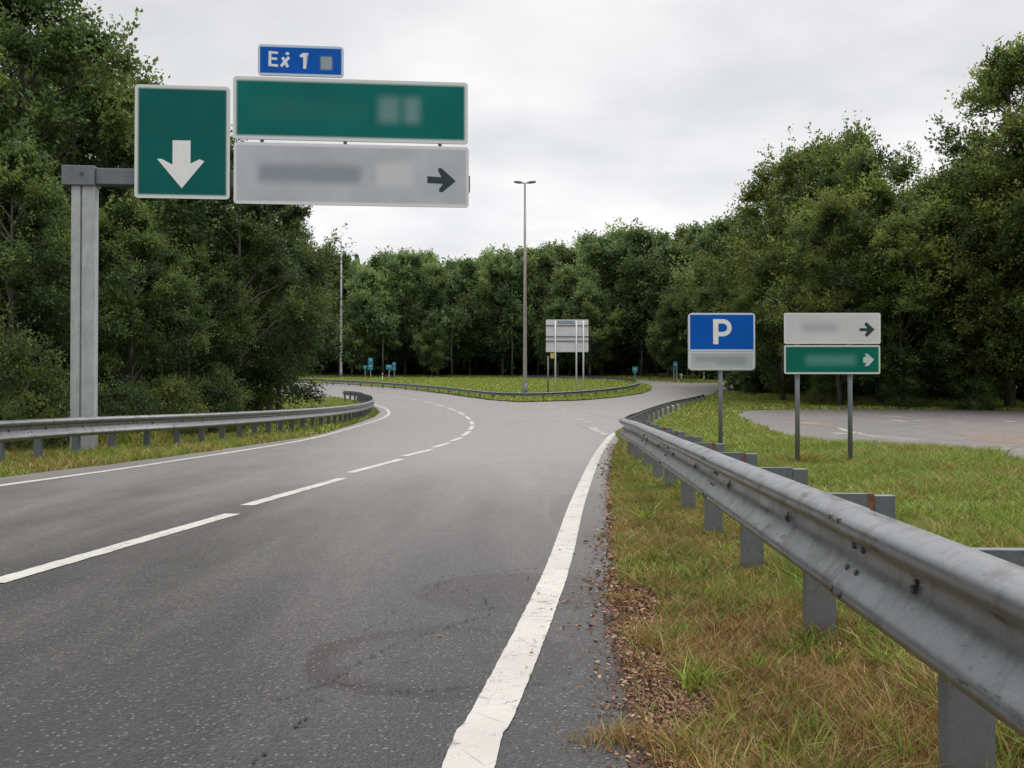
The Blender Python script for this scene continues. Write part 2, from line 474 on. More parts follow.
M['offwhite'] = plain('greyish white sign sheeting', (0.50, 0.51, 0.51), 0.5, 0, 0.05)
M['darkgreen'] = plain('dark green sign ink', (0.002, 0.022, 0.022), 0.5, 0, 0.05)
M['lamp_dark'] = plain('dark lantern housing', (0.05, 0.05, 0.05), 0.5)
M['mast'] = plain('brownish galvanised mast', (0.27, 0.24, 0.22), 0.6, 0.1, 0.15, 1.5)
M['mast_pale'] = plain('pale galvanised mast', (0.30, 0.31, 0.31), 0.6, 0.1, 0.1, 1.5)
M['teal'] = plain('teal sign sheeting', (0.01, 0.20, 0.24), 0.5)
M['yellow'] = plain('yellow plate', (0.55, 0.42, 0.04), 0.5)
M['bark'] = bark()
M['ground'] = ground_mat()
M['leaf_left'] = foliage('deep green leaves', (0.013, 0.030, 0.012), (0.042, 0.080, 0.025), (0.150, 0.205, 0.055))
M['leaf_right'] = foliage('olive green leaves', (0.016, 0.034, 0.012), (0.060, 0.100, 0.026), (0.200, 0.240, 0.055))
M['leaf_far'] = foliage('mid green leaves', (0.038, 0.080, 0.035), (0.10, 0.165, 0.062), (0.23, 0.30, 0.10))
M['grass'] = vcol('grass blades')
M['litter'] = vcol('fallen leaves', 0.1, 0.8)

# ------------------------------------------------------------------ ground sheets
def sheet(name, poly, up, mat, label=None, kind='structure', cuts=None):
    """a flat polygon (x,y) laid on the terrain"""
    bm = bmesh.new()
    bm.faces.new([bm.verts.new((x, y, 0)) for x, y in poly])
    ys = [p[1] for p in poly]
    for k in KNOT:
        if min(ys) < k < max(ys):
            bmesh.ops.bisect_plane(bm, geom=bm.verts[:] + bm.edges[:] + bm.faces[:], plane_co=(0, k, 0), plane_no=(0, 1, 0), dist=1e-5)
    bmesh.ops.triangulate(bm, faces=bm.faces[:])
    for v in bm.verts: v.co.z = T(v.co.y) + up
    bmesh.ops.recalc_face_normals(bm, faces=bm.faces[:])
    if sum(f.normal.z for f in bm.faces) < 0: bmesh.ops.reverse_faces(bm, faces=bm.faces[:])
    me = bpy.data.meshes.new(name); bm.to_mesh(me); bm.free()
    o = link(name, me, mat)
    if kind: o['kind'] = kind
    return o

# one big ground sheet
gv, gf = [], []
GX = [-900, -300, -120, -60, -30, -12, 0, 12, 30, 60, 120, 300, 900]
for y in KNOT:
    for x in GX: gv.append((x, y, T(y)))
for j in range(len(KNOT) - 1):
    for i in range(len(GX) - 1):
        a = j * len(GX) + i; gf.append((a, a + 1, a + 1 + len(GX), a + len(GX)))
tag(link('ground', mesh(gv, gf, 'ground'), M['ground']), kind='structure')

ROAD_UP = 0.02
def jag(pts, amp, step, seed):
    """ragged version of a polyline: small random sideways steps"""
    rng = random.Random(seed); out = []
    for a, b in zip(pts, pts[1:]):
        L = math.hypot(b[0] - a[0], b[1] - a[1]); n = max(1, int(L / step))
        nx, ny = -(b[1] - a[1]) / (L + 1e-9), (b[0] - a[0]) / (L + 1e-9)
        for k in range(n):
            t = k / n; j = rng.uniform(-amp, amp)
            out.append((a[0] + (b[0] - a[0]) * t + nx * j, a[1] + (b[1] - a[1]) * t + ny * j))
    out.append(pts[-1]); return out

edge_r = [(0.10, -30), (0.30, 0), G(632, 768), G(614, 664), G(608, 584), G(608, 509), G(608, 474), G(614, 448), G(619, 441),
          (3.15, 31), (5.0, 42.6), (8.6, 59), (15.0, 82), (19.5, 94), G(738, 389)]
edge_r_j = jag(edge_r[:8], 0.022, 0.16, 3) + edge_r[8:]
edge_l_near = [(-8.6, -30), (-7.4, 5), G(0, 479), G(130, 463), G(200, 453.5), G(312, 437), G(352, 425.5), G(375, 417), G(379.5, 413), G(377, 409.5), G(370, 406), G(361, 401.5),
               G(340, 398), G(322, 396.5), (-30, 90), (-70, 96)]
edge_l_j = edge_l_near[:2] + jag(edge_l_near[2:7], 0.04, 0.4, 5) + edge_l_near[7:]
road_poly = edge_r_j + [(45, 104), (110, 110), (110, 126), (45, 121), G(688, 383), G(640, 380), (0, 139), (-40, 141), (-90, 145)] + edge_l_j[::-1]
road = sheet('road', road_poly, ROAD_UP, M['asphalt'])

isl_near = [(-75, 118), G(310, 382.8), G(351, 384.8), G(401.6, 388.6), G(452, 394.9), G(490, 400.4), G(520, 402.6), G(576, 401), G(614, 398), G(642, 394), G(651, 390.5),
            G(652, 387), G(640, 383.2), G(628, 381.4), (6, 132.5), (0, 135), (-40, 137), (-75, 139)]
island = sheet('island', isl_near, ROAD_UP + 0.06, M['ground'])
lot_poly = [G(735, 415.5), G(742, 411.5), G(762, 410.3), G(850, 409.6), G(940, 409.8), G(1024, 411), (60, 57), (60, 12.5), G(1060, 474), G(1024, 466), G(974, 456), G(900, 449),
            G(850, 447.5), G(816, 444.6), G(790, 438), G(773, 432.5), G(752, 425), G(740, 419)]
lot_poly = jag(lot_poly[:6], 0.25, 2.0, 9) + lot_poly[6:8] + jag(lot_poly[8:], 0.22, 0.45, 11)
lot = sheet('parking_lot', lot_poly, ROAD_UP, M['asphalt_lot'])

# brown bare edge strips where grass meets asphalt
def ribbon(name, pts, w, up, mat, kind='structure', ragged=0.0, seed=0, step=0.25, parent=None):
    P = smooth_path(pts, step) if len(pts) > 2 else None
    if P is None:
        a, b = Vector((*pts[0], 0)), Vector((*pts[1], 0)); n = max(2, int((b - a).length / step))
        P = [a + (b - a) * (k / n) for k in range(n + 1)]
    rng = random.Random(seed); v = []
    for i, p in enumerate(P):
        d = (P[min(i + 1, len(P) - 1)] - P[max(i - 1, 0)]).normalized()
        n = Vector((-d.y, d.x, 0)); hw = w / 2
        a = p + n * (hw + rng.uniform(-ragged, ragged)); b = p - n * (hw + rng.uniform(-ragged, ragged))
        v.append((a.x, a.y, T(a.y) + up)); v.append((b.x, b.y, T(b.y) + up))
    f = [(2 * i, 2 * i + 1, 2 * i + 3, 2 * i + 2) for i in range(len(P) - 1)]
    o = link(name, mesh(v, f, name), mat, parent)
    # faces must look up
    if len(o.data.polygons) and o.data.polygons[0].normal.z < 0:
        o.data.flip_normals()
    if kind: o['kind'] = kind
    return o

PU = ROAD_UP + 0.005
line_r = [(-0.55, -6), (-0.33, 0), G(470, 768), G(492, 720), G(537.5, 620), G(561, 560), G(579, 500), G(595.5, 460), G(604, 446), G(612, 436), G(622, 429)]
ribbon('edge_line', line_r, 0.16, PU, M['paint'], ragged=0.0022, seed=1, step=0.05)
line_l = [(-7.1, 4), G(-60, 497), G(0, 487.4), G(156, 465), G(300, 441.7), G(351, 428.7), G(371, 422.7), G(385, 417.6), G(389, 412.8), G(385, 408.6), G(377, 405.8), G(366, 401.5), G(345, 398.2)]
ribbon('edge_line', line_l, 0.16, PU, M['paint'], ragged=0.006, seed=2, step=0.15)
dashes = [((-3.9, 1.2), (-3.5, 3.9)), (G(-6, 586), G(233, 516)), (G(247, 507.4), G(343, 479.8)), (G(350, 474.2), G(402, 460.3)), (G(404, 457.3), G(432, 450.4)),
          (G(433, 448.5), G(450, 443.6)), (G(451, 442.2), G(462, 438.2)), (G(463, 436.6), G(469.5, 432)), (G(470, 430.6), G(472.5, 426.6)), (G(472.6, 425.2), G(471, 421.8)), (G(470, 420), G(466, 416.8)),
          (G(464.5, 415.6), G(458, 412.2)), (G(456, 411.2), G(447, 408)), (G(444, 407.2), G(436, 404.6)), (G(433, 403.8), G(424, 401.6)), (G(420, 400.8), G(410, 399)), (G(405, 398.2), G(392, 396.6)), (G(387, 396), G(375, 395))]
for i, (a, b) in enumerate(dashes):
    ribbon('centre_dash', [a, b], 0.155, PU, M['paint'], ragged=0.006, seed=20 + i, step=0.08)
for i, (a, b) in enumerate([(G(531, 405.6), G(541, 406.6)), (G(561, 409), G(567, 411)), (G(577, 419.5), G(583, 420.7)), (G(584, 421.6), G(592, 423.4)), (G(593, 428), G(596, 432)), (G(598, 432), G(606, 436)), (G(548, 407), G(556, 408.4)),
                            (G(680, 383.9), G(690, 384.6)), (G(700, 385.6), G(722, 387.5))]):
    ribbon('give_way_mark', [a, b], 0.3, PU, M['faint'], ragged=0.05, seed=50 + i, step=0.3)
lot_lines = [([G(853, 432.5), G(870, 436.5), G(900, 439.3), G(932, 441.6)], 0.16), ([G(832, 433.5), G(848, 434.8)], 0.3), ([G(882, 416.5), G(902, 417.3)], 0.3),
             ([G(893, 420.5), G(906, 422)], 0.28), ([G(914, 421), G(922, 421.7)], 0.3), ([G(950, 422.5), G(962, 423.2)], 0.3), ([G(1004, 421.5), G(1016, 422.5)], 0.3),
             ([G(784, 423), G(818, 424)], 0.35), ([G(985, 449.6), G(1050, 451.5)], 0.3), ([G(838, 428.5), G(856, 434)], 0.2)]
for i, (p, w) in enumerate(lot_lines):
    ribbon('lot_marking', p, w, PU, M['faint'], ragged=0.05, seed=70 + i, step=0.3)
M['lot_dirt'] = plain('dirt washed over asphalt', (0.13, 0.095, 0.075), 0.9, 0, 0.4, 3)
# repair patches and open cracks
def patch(pxs, seed, up=ROAD_UP + 0.0035, mat='asphalt_dark'):
    sheet('asphalt_patch', jag([G(*p) for p in pxs] + [G(*pxs[0])], 0.035, 0.07, seed)[:-1], up, M[mat])
#patch([(441, 584), (452, 578), (475, 575), (512, 573), (546, 571), (540, 592), (531, 606), (500, 611), (494, 603), (470, 600), (448, 598)], 4)
#patch([(376, 684), (356, 678), (352, 670), (372, 660), (400, 652), (440, 646), (480, 640), (510, 634), (500, 655), (492, 682), (470, 692), (430, 694)], 6)
sheet('lot_dirt', jag([G(958, 436), G(985, 434), G(1040, 437), G(1040, 446), G(1000, 444), G(975, 442), G(958, 436)], 0.12, 0.4, 8)[:-1], ROAD_UP + 0.003, M['lot_dirt'])
sheet('lot_dirt', jag([G(783, 421.5), G(830, 423.5), G(838, 428), G(815, 426.5), G(783, 421.5)], 0.12, 0.4, 9)[:-1], ROAD_UP + 0.003, M['lot_dirt'])
def crack(pxs, w, seed):
    """a broken chain of small ragged holes along a wandering line"""
    rng = random.Random(seed)
    P = jag([G(*p) for p in pxs], 0.03, 0.06, seed); P = jag(P, 0.006, max(0.014, w), seed + 50)
    v, f = [], []
    run = True
    for i, (x, y) in enumerate(P[:-1]):
        if rng.random() < 0.22: run = not run
        if not run and rng.random() < 0.75: continue
        a, b = P[i], P[i + 1]
        L = math.hypot(b[0] - a[0], b[1] - a[1]) + 1e-9
        dx_, dy_ = (b[0] - a[0]) / L, (b[1] - a[1]) / L
        m_ = 6; hl = L * rng.uniform(0.35, 0.7); hw = w * rng.uniform(0.12, 0.55)
        cx_, cy_ = x + rng.gauss(0, w * 0.35), y + rng.gauss(0, w * 0.35)
        b0 = len(v)
        for k in range(m_):
            an = 2 * math.pi * k / m_; q = rng.uniform(0.6, 1.25)
            u_, w_ = math.cos(an) * hl * q, math.sin(an) * hw * q
            xx, yy = cx_ + dx_ * u_ - dy_ * w_, cy_ + dy_ * u_ + dx_ * w_
            v.append((xx, yy, T(yy) + ROAD_UP + 0.0065 + 0.0002 * (i % 3)))
        f.append(tuple(range(b0, b0 + m_)))
    if not f: return
    o = link('road_crack', mesh(v, f), M['crack'])
    o['kind'] = 'structure'
crack([(437, 583), (452, 578), (475, 575), (512, 573), (550, 571)], 0.013, 1)
crack([(441, 584), (440, 592), (462, 598), (480, 600), (493, 610), (484, 618), (470, 624)], 0.014, 2)
crack([(470, 624), (450, 630), (420, 641), (385, 653), (362, 664), (340, 682)], 0.015, 3)
crack([(336, 686), (370, 690), (410, 694), (450, 694), (488, 690)], 0.013, 4)
crack([(345, 672), (330, 684), (300, 694), (282, 706), (262, 715)], 0.011, 5)
crack([(300, 724), (296, 736), (282, 745), (264, 752), (258, 772)], 0.022, 6)
crack([(330, 684), (352, 690), (376, 684)], 0.008, 7)
crack([(566, 572), (590, 574), (606, 575)], 0.012, 8)
crack([(440, 592), (415, 602), (392, 620), (360, 640)], 0.006, 9)
crack([(505, 425), (540, 420), (575, 424), (600, 434)], 0.05, 301)
crack([(520, 412), (560, 409), (590, 414), (618, 420)], 0.06, 302)
crack([(470, 470), (520, 462), (560, 468)], 0.02, 303)
rc = random.Random(12)
for q in range(34):
    px, py = rc.choice([(470, 600), (400, 650), (300, 700), (360, 670), (500, 585), (280, 740), (440, 690)])
    px += rc.gauss(0, 32); py += rc.gauss(0, 16); an = rc.uniform(-0.7, 0.7); L_ = rc.uniform(8, 42)
    crack([(px, py), (px + L_ * math.cos(an), py - L_ * 0.35 * math.sin(an))], rc.uniform(0.003, 0.009), 200 + q)

# ------------------------------------------------------------------ guard rails
def beam_profile(b):
    """closed cross-section (n towards the road, z from the lower lip)"""
    ctrl = [(0.0, 0.0), (0.030, 0.003), (0.072, 0.026), (0.087, 0.048), (0.082, 0.072), (0.052, 0.108), (0.026, 0.142), (0.010, 0.175), (0.006, 0.215),
            (0.022, 0.246), (0.074, 0.262), (0.097, 0.290), (0.086, 0.326), (0.040, 0.356), (0.0, 0.360)]
    s = b / 0.36
    P = [Vector((n, z * s, 0)) for n, z in ctrl]
    P = [P[0] * 2 - P[1]] + P + [P[-1] * 2 - P[-2]]
    out = []
    for i in range(1, len(P) - 2):
        p0, p1, p2, p3 = P[i-1], P[i], P[i+1], P[i+2]
        for k in range(3):
            t = k / 3
            q = 0.5 * ((2 * p1) + (p2 - p0) * t + (2 * p0 - 5 * p1 + 4 * p2 - p3) * t * t + (3 * p1 - p0 - 3 * p2 + p3) * t ** 3)
            out.append((q.x, q.y))
    out.append((P[-2].x, P[-2].y))
    th = 0.006
    return out, [(n - th, z) for n, z in out]

def guardrail(label, pts, hf=lambda y: 0.76, arm_max=1e9, hx=0.038, bf=None, beam_mat='galv', post_mat='galv_post', bolt_max=14.0, b=0.36, side=1, post_gap=1.75, post_start=0.0, seg=4.0, arms=True, fine=True, group=None, lean=0.0, bolts=True, post_off=0.177):
    """pts: beam line on the ground. side=+1: road lies to the left of the direction of travel"""
    P = smooth_path(pts, 0.35 if fine else 1.0)
    st = 0.35 if fine else 1.0
    root = empty('guardrail', (P[0].x, P[0].y, T(P[0].y)))
    base = Vector(root.location)
    tag(root, label, 'guard rail', group)
    N = []
    for i in range(len(P)):
        d = (P[min(i + 1, len(P) - 1)] - P[max(i - 1, 0)]).normalized()
        N.append((d, Vector((-d.y, d.x, 0)) * side))
    prof_f, prof_b = beam_profile(b)
    loop = prof_f + prof_b[::-1]; n = len(loop)
    per = max(2, int(round(seg / st)))
    i0 = 0; k = 0
    beams = []
    while i0 < len(P) - 1:
        i1 = min(i0 + per, len(P) - 1)
        ext = 0.16
        mb = MB(); idx = list(range(i0, i1 + 1))
        rows = []
        for j in idx:
            rows.append((P[j], N[j][1], T(P[j].y)))
        # lap the far end over the next section
        d = N[i1][0]; q = P[i1] + d * ext
        rows.append((q, N[i1][1], T(q.y)))
        off = 0.0
        for r, (p, nn, tz) in enumerate(rows):
            o_ = 0.011 * (1 - r / (len(rows) - 1)) if fine else 0
            for (u, z) in loop:
                w = p + nn * (u - 0.04 - o_ + 0.0)
                kz = bf(p.y) / b if bf else 1.0; mb.v.append((w.x - base.x, w.y - base.y, tz + hf(p.y) - b * kz + z * kz - base.z))
        for r in range(len(rows) - 1):
            for m_ in range(n):
                a0 = r * n + m_; a1 = r * n + (m_ + 1) % n
                mb.f.append((a0, a1, a1 + n, a0 + n))
        half = n // 2
        for r in (0, len(rows) - 1):
            for m_ in range(half - 1):
                q = (r * n + m_, r * n + m_ + 1, r * n + n - 2 - m_, r * n + n - 1 - m_)
                mb.f.append(q if r == 0 else q[::-1])
        o = mb.build('beam', M[beam_mat], root, smooth=True, fixn=True)
        o.modifiers.new('es', 'EDGE_SPLIT').split_angle = R(50)
        beams.append((o, i0, i1))
        if fine and rows[-1][0].y < 30 and i1 < len(P) - 1:
            # dark strip standing in for the shadow line past the overlapping end
            lb = MB(); p_, nn_, tz_ = rows[-1]
            for e_ in (0.0005, 0.0045):
                for (u, z) in prof_f:
                    w = p_ + d * e_ + nn_ * (u - 0.0405); lb.v.append((w.x - base.x, w.y - base.y, tz_ + hf(p_.y) - b + z - base.z))
            mm = len(prof_f)
            for m_ in range(mm - 1): lb.f.append((m_, m_ + 1, mm + m_ + 1, mm + m_))
            lb.build('lap_shadow', M['crack'], o)
        if fine and bolts:
            # eight lap bolts near the far end, slot bolts at the middle
            def bolt(j_f, z, u, rad=0.013):
                j = max(0, min(int(j_f), len(P) - 2)); t = j_f - j
                p = P[j] + (P[j + 1] - P[j]) * t; nn = N[j][1]; dd = N[j][0]
                c = p + nn * (u - 0.04); cz = T(p.y) + hf(p.y) - b + z
                v = []; m_ = 8
                for (rr, e) in ((1.0, 0.0), (0.95, 0.006), (0.5, 0.011)):
                    for a in range(m_):
                        an = 2 * math.pi * a / m_
                        w = c + dd * (math.cos(an) * rad * rr) + nn * e
                        v.append((w.x - base.x, w.y - base.y, cz + math.sin(an) * rad * rr - base.z))
                f = []
                for q in range(2):
                    for a in range(m_): f.append((q * m_ + a, q * m_ + (a + 1) % m_, (q + 1) * m_ + (a + 1) % m_, (q + 1) * m_ + a))
                f.append(tuple(2 * m_ + a for a in range(m_)))
                bb = MB(); bb.add(v, f); bb.build('bolt', M['bolt'], o, fixn=True)
            if i1 < len(P) - 1 and P[i1].y < bolt_max:
                for dj in (0.04, 0.36):
                    for z, u in ((0.06 * b / .36, 0.084), (0.135 * b / .36, 0.028), (0.215 * b / .36, 0.004), (0.318 * b / .36, 0.086)):
                        bolt(i1 + dj, z, u)
            # post bolts with their dark elongated slots
            for jj in range(i0, i1):
                pass
        i0 = i1; k += 1
    # posts
    L = (len(P) - 1) * st
    s = post_start; cnt = 0
    while s <= L + 1e-6:
        j = min(int(s / st), len(P) - 2); t = s / st - j
        p = P[j] + (P[j + 1] - P[j]) * t; d, nn = N[j]
        tz = T(p.y); h = hf(p.y)
        c = p - nn * post_off
        cl = Vector((c.x - base.x, c.y - base.y, tz - base.z))
        mb = MB()
        # C section: web towards the road, two flanges behind, lips
        hy = 0.068     # along rail, across
        top = h - 0.10
        th = 0.006
        web = cl + nn * (hy - th / 2)
        mb.obox(web, d, nn, hx, th / 2, -0.3, top)
        for sg in (-1, 1):
            fl = cl + d * (sg * (hx - th / 2)) - nn * (th / 2)
            mb.obox(fl, d, nn, th / 2, hy - th / 2 - 0.0005, -0.3, top)
            lp = cl + d * (sg * (hx - 0.014)) - nn * (hy - th / 2)
            mb.obox(lp, d, nn, 0.0075, th / 2 - 0.0004, -0.3, top)
        po = mb.build('post', M[post_mat], root, fixn=True)
        # spacer between post and beam
        sb = MB()
        a = p - nn * 0.046; bq = c + nn * hy
        mid = (a + bq) / 2; ln = (bq - a).length / 2 - 0.002
        sb.obox(Vector((mid.x - base.x, mid.y - base.y, tz - base.z)), d, nn, 0.04, max(ln, 0.01), h - b / 2 - 0.09, h - b / 2 + 0.10)
        sb.build('spacer', M['galv_dark'], root, fixn=True)
        if bolts and fine and p.y < bolt_max:
            zc = h - b / 2
            q = p + nn * (-0.04 + 0.012)
            qv = Vector((q.x - base.x, q.y - base.y, tz - base.z))
            s2 = MB(); s2.obox(qv - nn * 0.006, d, nn, 0.011, 0.0012, zc - 0.03, zc + 0.03); s2.build('bolt_slot', M['crack'], root, fixn=True)
            s3 = MB()
            for (aa, rr) in ((0, 0.016),):
                s3.obox(qv + nn * 0.001, d, nn, rr * 0.7, 0.007, zc - rr * 0.7, zc + rr * 0.7)
            s3.build('post_bolt', M['bolt'], root, fixn=True)
        if arms and p.y < arm_max:
            # arm reaching back behind the post
            z0, z1 = h - 0.21, h - 0.075
            a0 = hy * 0 + 0.0
            ab = MB()
            s_, e_ = 0.05, 0.43                          # distance behind the beam line
            def seg_box(mb_, u0, u1, w_, zz0, zz1, sh=0.0):
                m_ = p - nn * ((u0 + u1) / 2) + d * sh
                mb_.obox(Vector((m_.x - base.x, m_.y - base.y, tz - base.z)), d, nn, w_, (u1 - u0) / 2, zz0, zz1)
            sh = 0.056
            seg_box(ab, s_, e_, 0.004, z0, z1, sh)
            seg_box(ab, s_, e_, 0.026, z1 + 0.0005, z1 + 0.006, sh + 0.022)
            seg_box(ab, s_, e_, 0.026, z0 - 0.006, z0 - 0.0005, sh + 0.022)
            seg_box(ab, s_ + 0.14, s_ + 0.15, 0.005, z0 + 0.002, z1 + 0.007, sh - 0.003)
            ao = ab.build('rear_arm', M['galv_dark'], root, fixn=True)
            eb = MB(); seg_box(eb, e_ + 0.018, e_ + 0.115, 0.032, z0 - 0.002, z1 - 0.001, sh + 0.022)
            eb.build('end_block', M['galv_dark'], ao, bevel=0.004, fixn=True)
            rb = MB(); seg_box(rb, e_ - 0.012, e_ + 0.017, 0.029, z0 - 0.008, z1 + 0.008, sh + 0.022)
            rb.build('rusty_joint', M['rust'] if cnt % 3 != 2 else M['galv_dark'], ao, fixn=True)
        s += post_gap * (2 if (arms and p.y > 24) else 1); cnt += 1
    return root

rr = [(0.987 + 0.059 * y, y) for y in (-3.5, 0, 4, 8, 12, 15.5)] + [(2.02, 18.3), (2.38, 21.3), (3.6, 30), (5.75, 42.6), (9.4, 59), (15.8, 82)]
# first post of the picture stands at y = 2.98
guardrail('long galvanised guard rail in the right foreground, running beside the dry grass verge', rr, lambda y: float(np.interp(y, [18, 36, 60, 82], [0.76, 0.60, 0.58, 0.44])), 21.0, bf=lambda y: float(np.interp(y, [18, 40], [0.36, 0.22])), b=0.36, side=1, post_gap=1.75, post_start=2.98 + 3.5 - 1.75 * 3, seg=3.5, arms=True)
lr = [(-9.4, 2), (-8.95, 9), G(-40, 472), G(15, 465), G(62, 459), G(117, 453), G(180, 447), G(234, 441), G(290, 433.5), G(330, 427.5), G(351, 423), G(366, 418.4), G(373.5, 413), G(372, 407.5), (-10.2, 70), (-11.7, 76.5), (-13.6, 80.5)]
guardrail('galvanised guard rail on the left verge in front of the gantry column', lr, hx=0.04, b=0.36, side=-1, post_gap=1.3, post_start=0.5, seg=3.9, arms=False, post_mat='galv_dark', bolt_max=24.0)
ir = [(-60, 120.5), G(290, 383.9), G(330, 385.2), G(351, 386), G(401, 389.6), G(440, 393.2), G(470, 397), G(495, 399.8), G(525, 400.6), G(560, 399.6), G(590, 397.4), G(615, 394.6), G(632, 391.3), G(641, 388.5)]
guardrail('low distant guard rail curving along the near edge of the grass island', ir, lambda y: 0.62, b=0.25, side=-1, post_gap=2.6, beam_mat='galv_dark', post_mat='galv_dark', post_start=0.5, seg=5.2, arms=False, fine=False, bolts=False)
ir2 = [G(636, 384.6), G(622, 382.9), G(600, 381.4), (6.5, 129), (1, 131)]
guardrail('thin guard rail on the far side of the grass island', ir2, lambda y: 0.6, b=0.25, side=-1, post_gap=3.0, post_start=0.5, seg=6.0, beam_mat='galv_dark', post_mat='galv_dark', arms=False, fine=False, bolts=False)

# ------------------------------------------------------------------ signs
def rrect(x0, x1, z0, z1, r, n=5):
    P = []
    for cx, cz, a0 in ((x1 - r, z0 + r, -90), (x1 - r, z1 - r, 0), (x0 + r, z1 - r, 90), (x0 + r, z0 + r, 180)):
        for k in range(n + 1):
            a = R(a0 + 90 * k / n); P.append((cx + r * math.cos(a), cz + r * math.sin(a)))
    return P

def panel(parent, x0, x1, z0, z1, y, mat, r=0.05, label=None, rimw=0.0, name='sign_panel', back=True, thick=0.035):
    """face looks towards -y of the parent; local origin at panel centre"""
    cx, cz = (x0 + x1) / 2, (z0 + z1) / 2; hw, hh = (x1 - x0) / 2, (z1 - z0) / 2
    mb = MB(); mb.prism_xz(rrect(-hw + rimw, hw - rimw, -hh + rimw, hh - rimw, r), -0.004, 0.0)
    o = mb.build(name, mat, parent, fixn=True)
    o.location = (cx, y, cz)
    rb = MB(); rb.prism_xz(rrect(-hw, hw, -hh, hh, r + rimw), 0.0005, thick)
    rb.build('sign_rim', M['rim'], o, fixn=True)
    if label: o['label'] = label
    return o

def flat(name, parent, poly, mat, y=-0.007, depth=0.0025):
    mb = MB(); mb.prism_xz(poly, y, y + depth)
    me = mesh(mb.v, mb.f); bm = bmesh.new(); bm.from_mesh(me)
    bmesh.ops.triangulate(bm, faces=[f for f in bm.faces if len(f.verts) > 4]); bmesh.ops.recalc_face_normals(bm, faces=bm.faces[:])
    bm.to_mesh(me); bm.free()
    return link(name, me, mat, parent)

def multi_flat(name, parent, polys, mat, y=-0.007, depth=0.0025):
    bm = bmesh.new()
    for qi, poly in enumerate(polys):
        y -= 0.0006 * (qi > 0) * (name == 'letter_x')
        n = len(poly)
        a = [bm.verts.new((x, y, z)) for x, z in poly]; b = [bm.verts.new((x, y + depth, z)) for x, z in poly]
        bm.faces.new(a); bm.faces.new(b[::-1])
        for i in range(n): bm.faces.new((a[i], b[i], b[(i + 1) % n], a[(i + 1) % n]))
    bmesh.ops.triangulate(bm, faces=[f for f in bm.faces if len(f.verts) > 4]); bmesh.ops.recalc_face_normals(bm, faces=bm.faces[:])
    me = bpy.data.meshes.new(name); bm.to_mesh(me); bm.free()
    return link(name, me, mat, parent)

def face_mat(name, w, h, base, border, bw, blur, marks=(), border2=None, grad=None):
    """sign sheeting: field colour, soft border band, smudged illegible marks (x0,x1,z0,z1,blur,colour,strength)"""
    t = NT(name, 0.55, 0, 0.12)
    inner = t.softbox(-w / 2 + bw, w / 2 - bw, -h / 2 + bw, h / 2 - bw, blur)
    n = t.noise(1.2, 3, 0.5)
    c = t.mix(t.ramp(n, [(0.3, 0), (0.7, 1)]), tuple(v * 0.9 for v in base), tuple(v * 1.08 for v in base))
    for (x0, x1, z0, z1, bl, mc, k) in marks:
        c = t.mix(t.math('MULTIPLY', t.softbox(x0, x1, z0, z1, bl), k), c, mc)
    c = t.mix(inner, border, c)
    t.base(c)
    return t.m

# --- overhead gantry
GY = 20.5
gx = at(84, GY)
gan = empty('sign_gantry', (gx, GY, 0), math.atan2(0.45, 4.8))
tag(gan, 'overhead sign gantry on one steel column at the left verge, with four sign panels', 'sign gantry')
ux = lambda px: (px - 84) * GY / FPX * (0.973 + 0.025 * (px - 84) / 384)            # along the arm, foreshortened
uz = lambda py, px=84: zat(py, GY * (1 + 0.022 * (px - 84) / 240.0 * 0.9))
# fluted column: two flanges and a groove between
mb = MB()
mb.box(-0.235, -0.05, -0.13, 0.13, -0.5, uz(169)); mb.box(-0.018, 0.235, -0.13, 0.13, -0.5, uz(169)); mb.box(-0.0495, -0.0185, -0.09, 0.09, -0.5, uz(169) - 0.01)
mb.build('column', M['pole'], gan, bevel=0.02)
A0, A1 = uz(186), uz(167.5)
mb = MB(); mb.box(-0.40, 0.25, -0.22, 0.2, A0 - 0.01, A1 + 0.012); cb = mb.build('corner_bracket', M['galv_dark'], gan, bevel=0.01)
mb = MB(); mb.tube([(-0.0, -0.222, (A0 + A1) / 2 + 0.03), (0.0, -0.24, (A0 + A1) / 2 + 0.03)], 0.035, 8); mb.build('bolt', M['bolt'], cb)
mb = MB(); mb.box(0.2505, ux(470.5), -0.14, 0.14, A0 + 0.03, A1 - 0.02); mb.build('arm', M['galv_dark'], gan, bevel=0.012)
for px in (150, 215, 262, 345, 440):
    mb = MB(); mb.box(ux(px) - 0.035, ux(px) + 0.035, -0.21, -0.1405, uz(196 if px < 230 else 201), uz(92 if px < 230 else 85))
    mb.build('panel_bracket', M['galv_dark'], gan, bevel=0.004)
FY = -0.245
green = (0.0012, 0.125, 0.112); bord = (0.60, 0.63, 0.61)
def gp(px0, px1, py_t, py_b, mat, label, r=0.07):
    return panel(gan, ux(px0), ux(px1), uz(py_b, px0), uz(py_t, px0), FY, mat, r, label)
w, h = ux(230.5) - ux(136.5), uz(86.5) - uz(199.5)
p1 = gp(136.5, 230.5, 86.5, 199.5, face_mat('green lane sheeting', w, h, (0.0012, 0.098, 0.088), bord, 0.065, 0.032), 'square green panel with a white arrow pointing down')
s = GY / FPX
pxc = 183.5; pzc = (86.5 + 199.5) / 2
def arr(pts, cx, cy, k=1.0): return [((x - cx) * s * k, (cy - y) * s * k) for x, y in pts]
flat('down_arrow', p1, arr([(174, 141.5), (191.5, 141.5), (191.5, 164.5), (200.5, 160), (205, 162), (183, 189.5), (159, 160.5), (163.5, 160.5), (174, 166)], pxc, pzc), M['white'])
w, h = ux(468) - ux(233.5), uz(78) - uz(140.5)
kx = s * 0.998
X = lambda px, c: (px - c) * kx
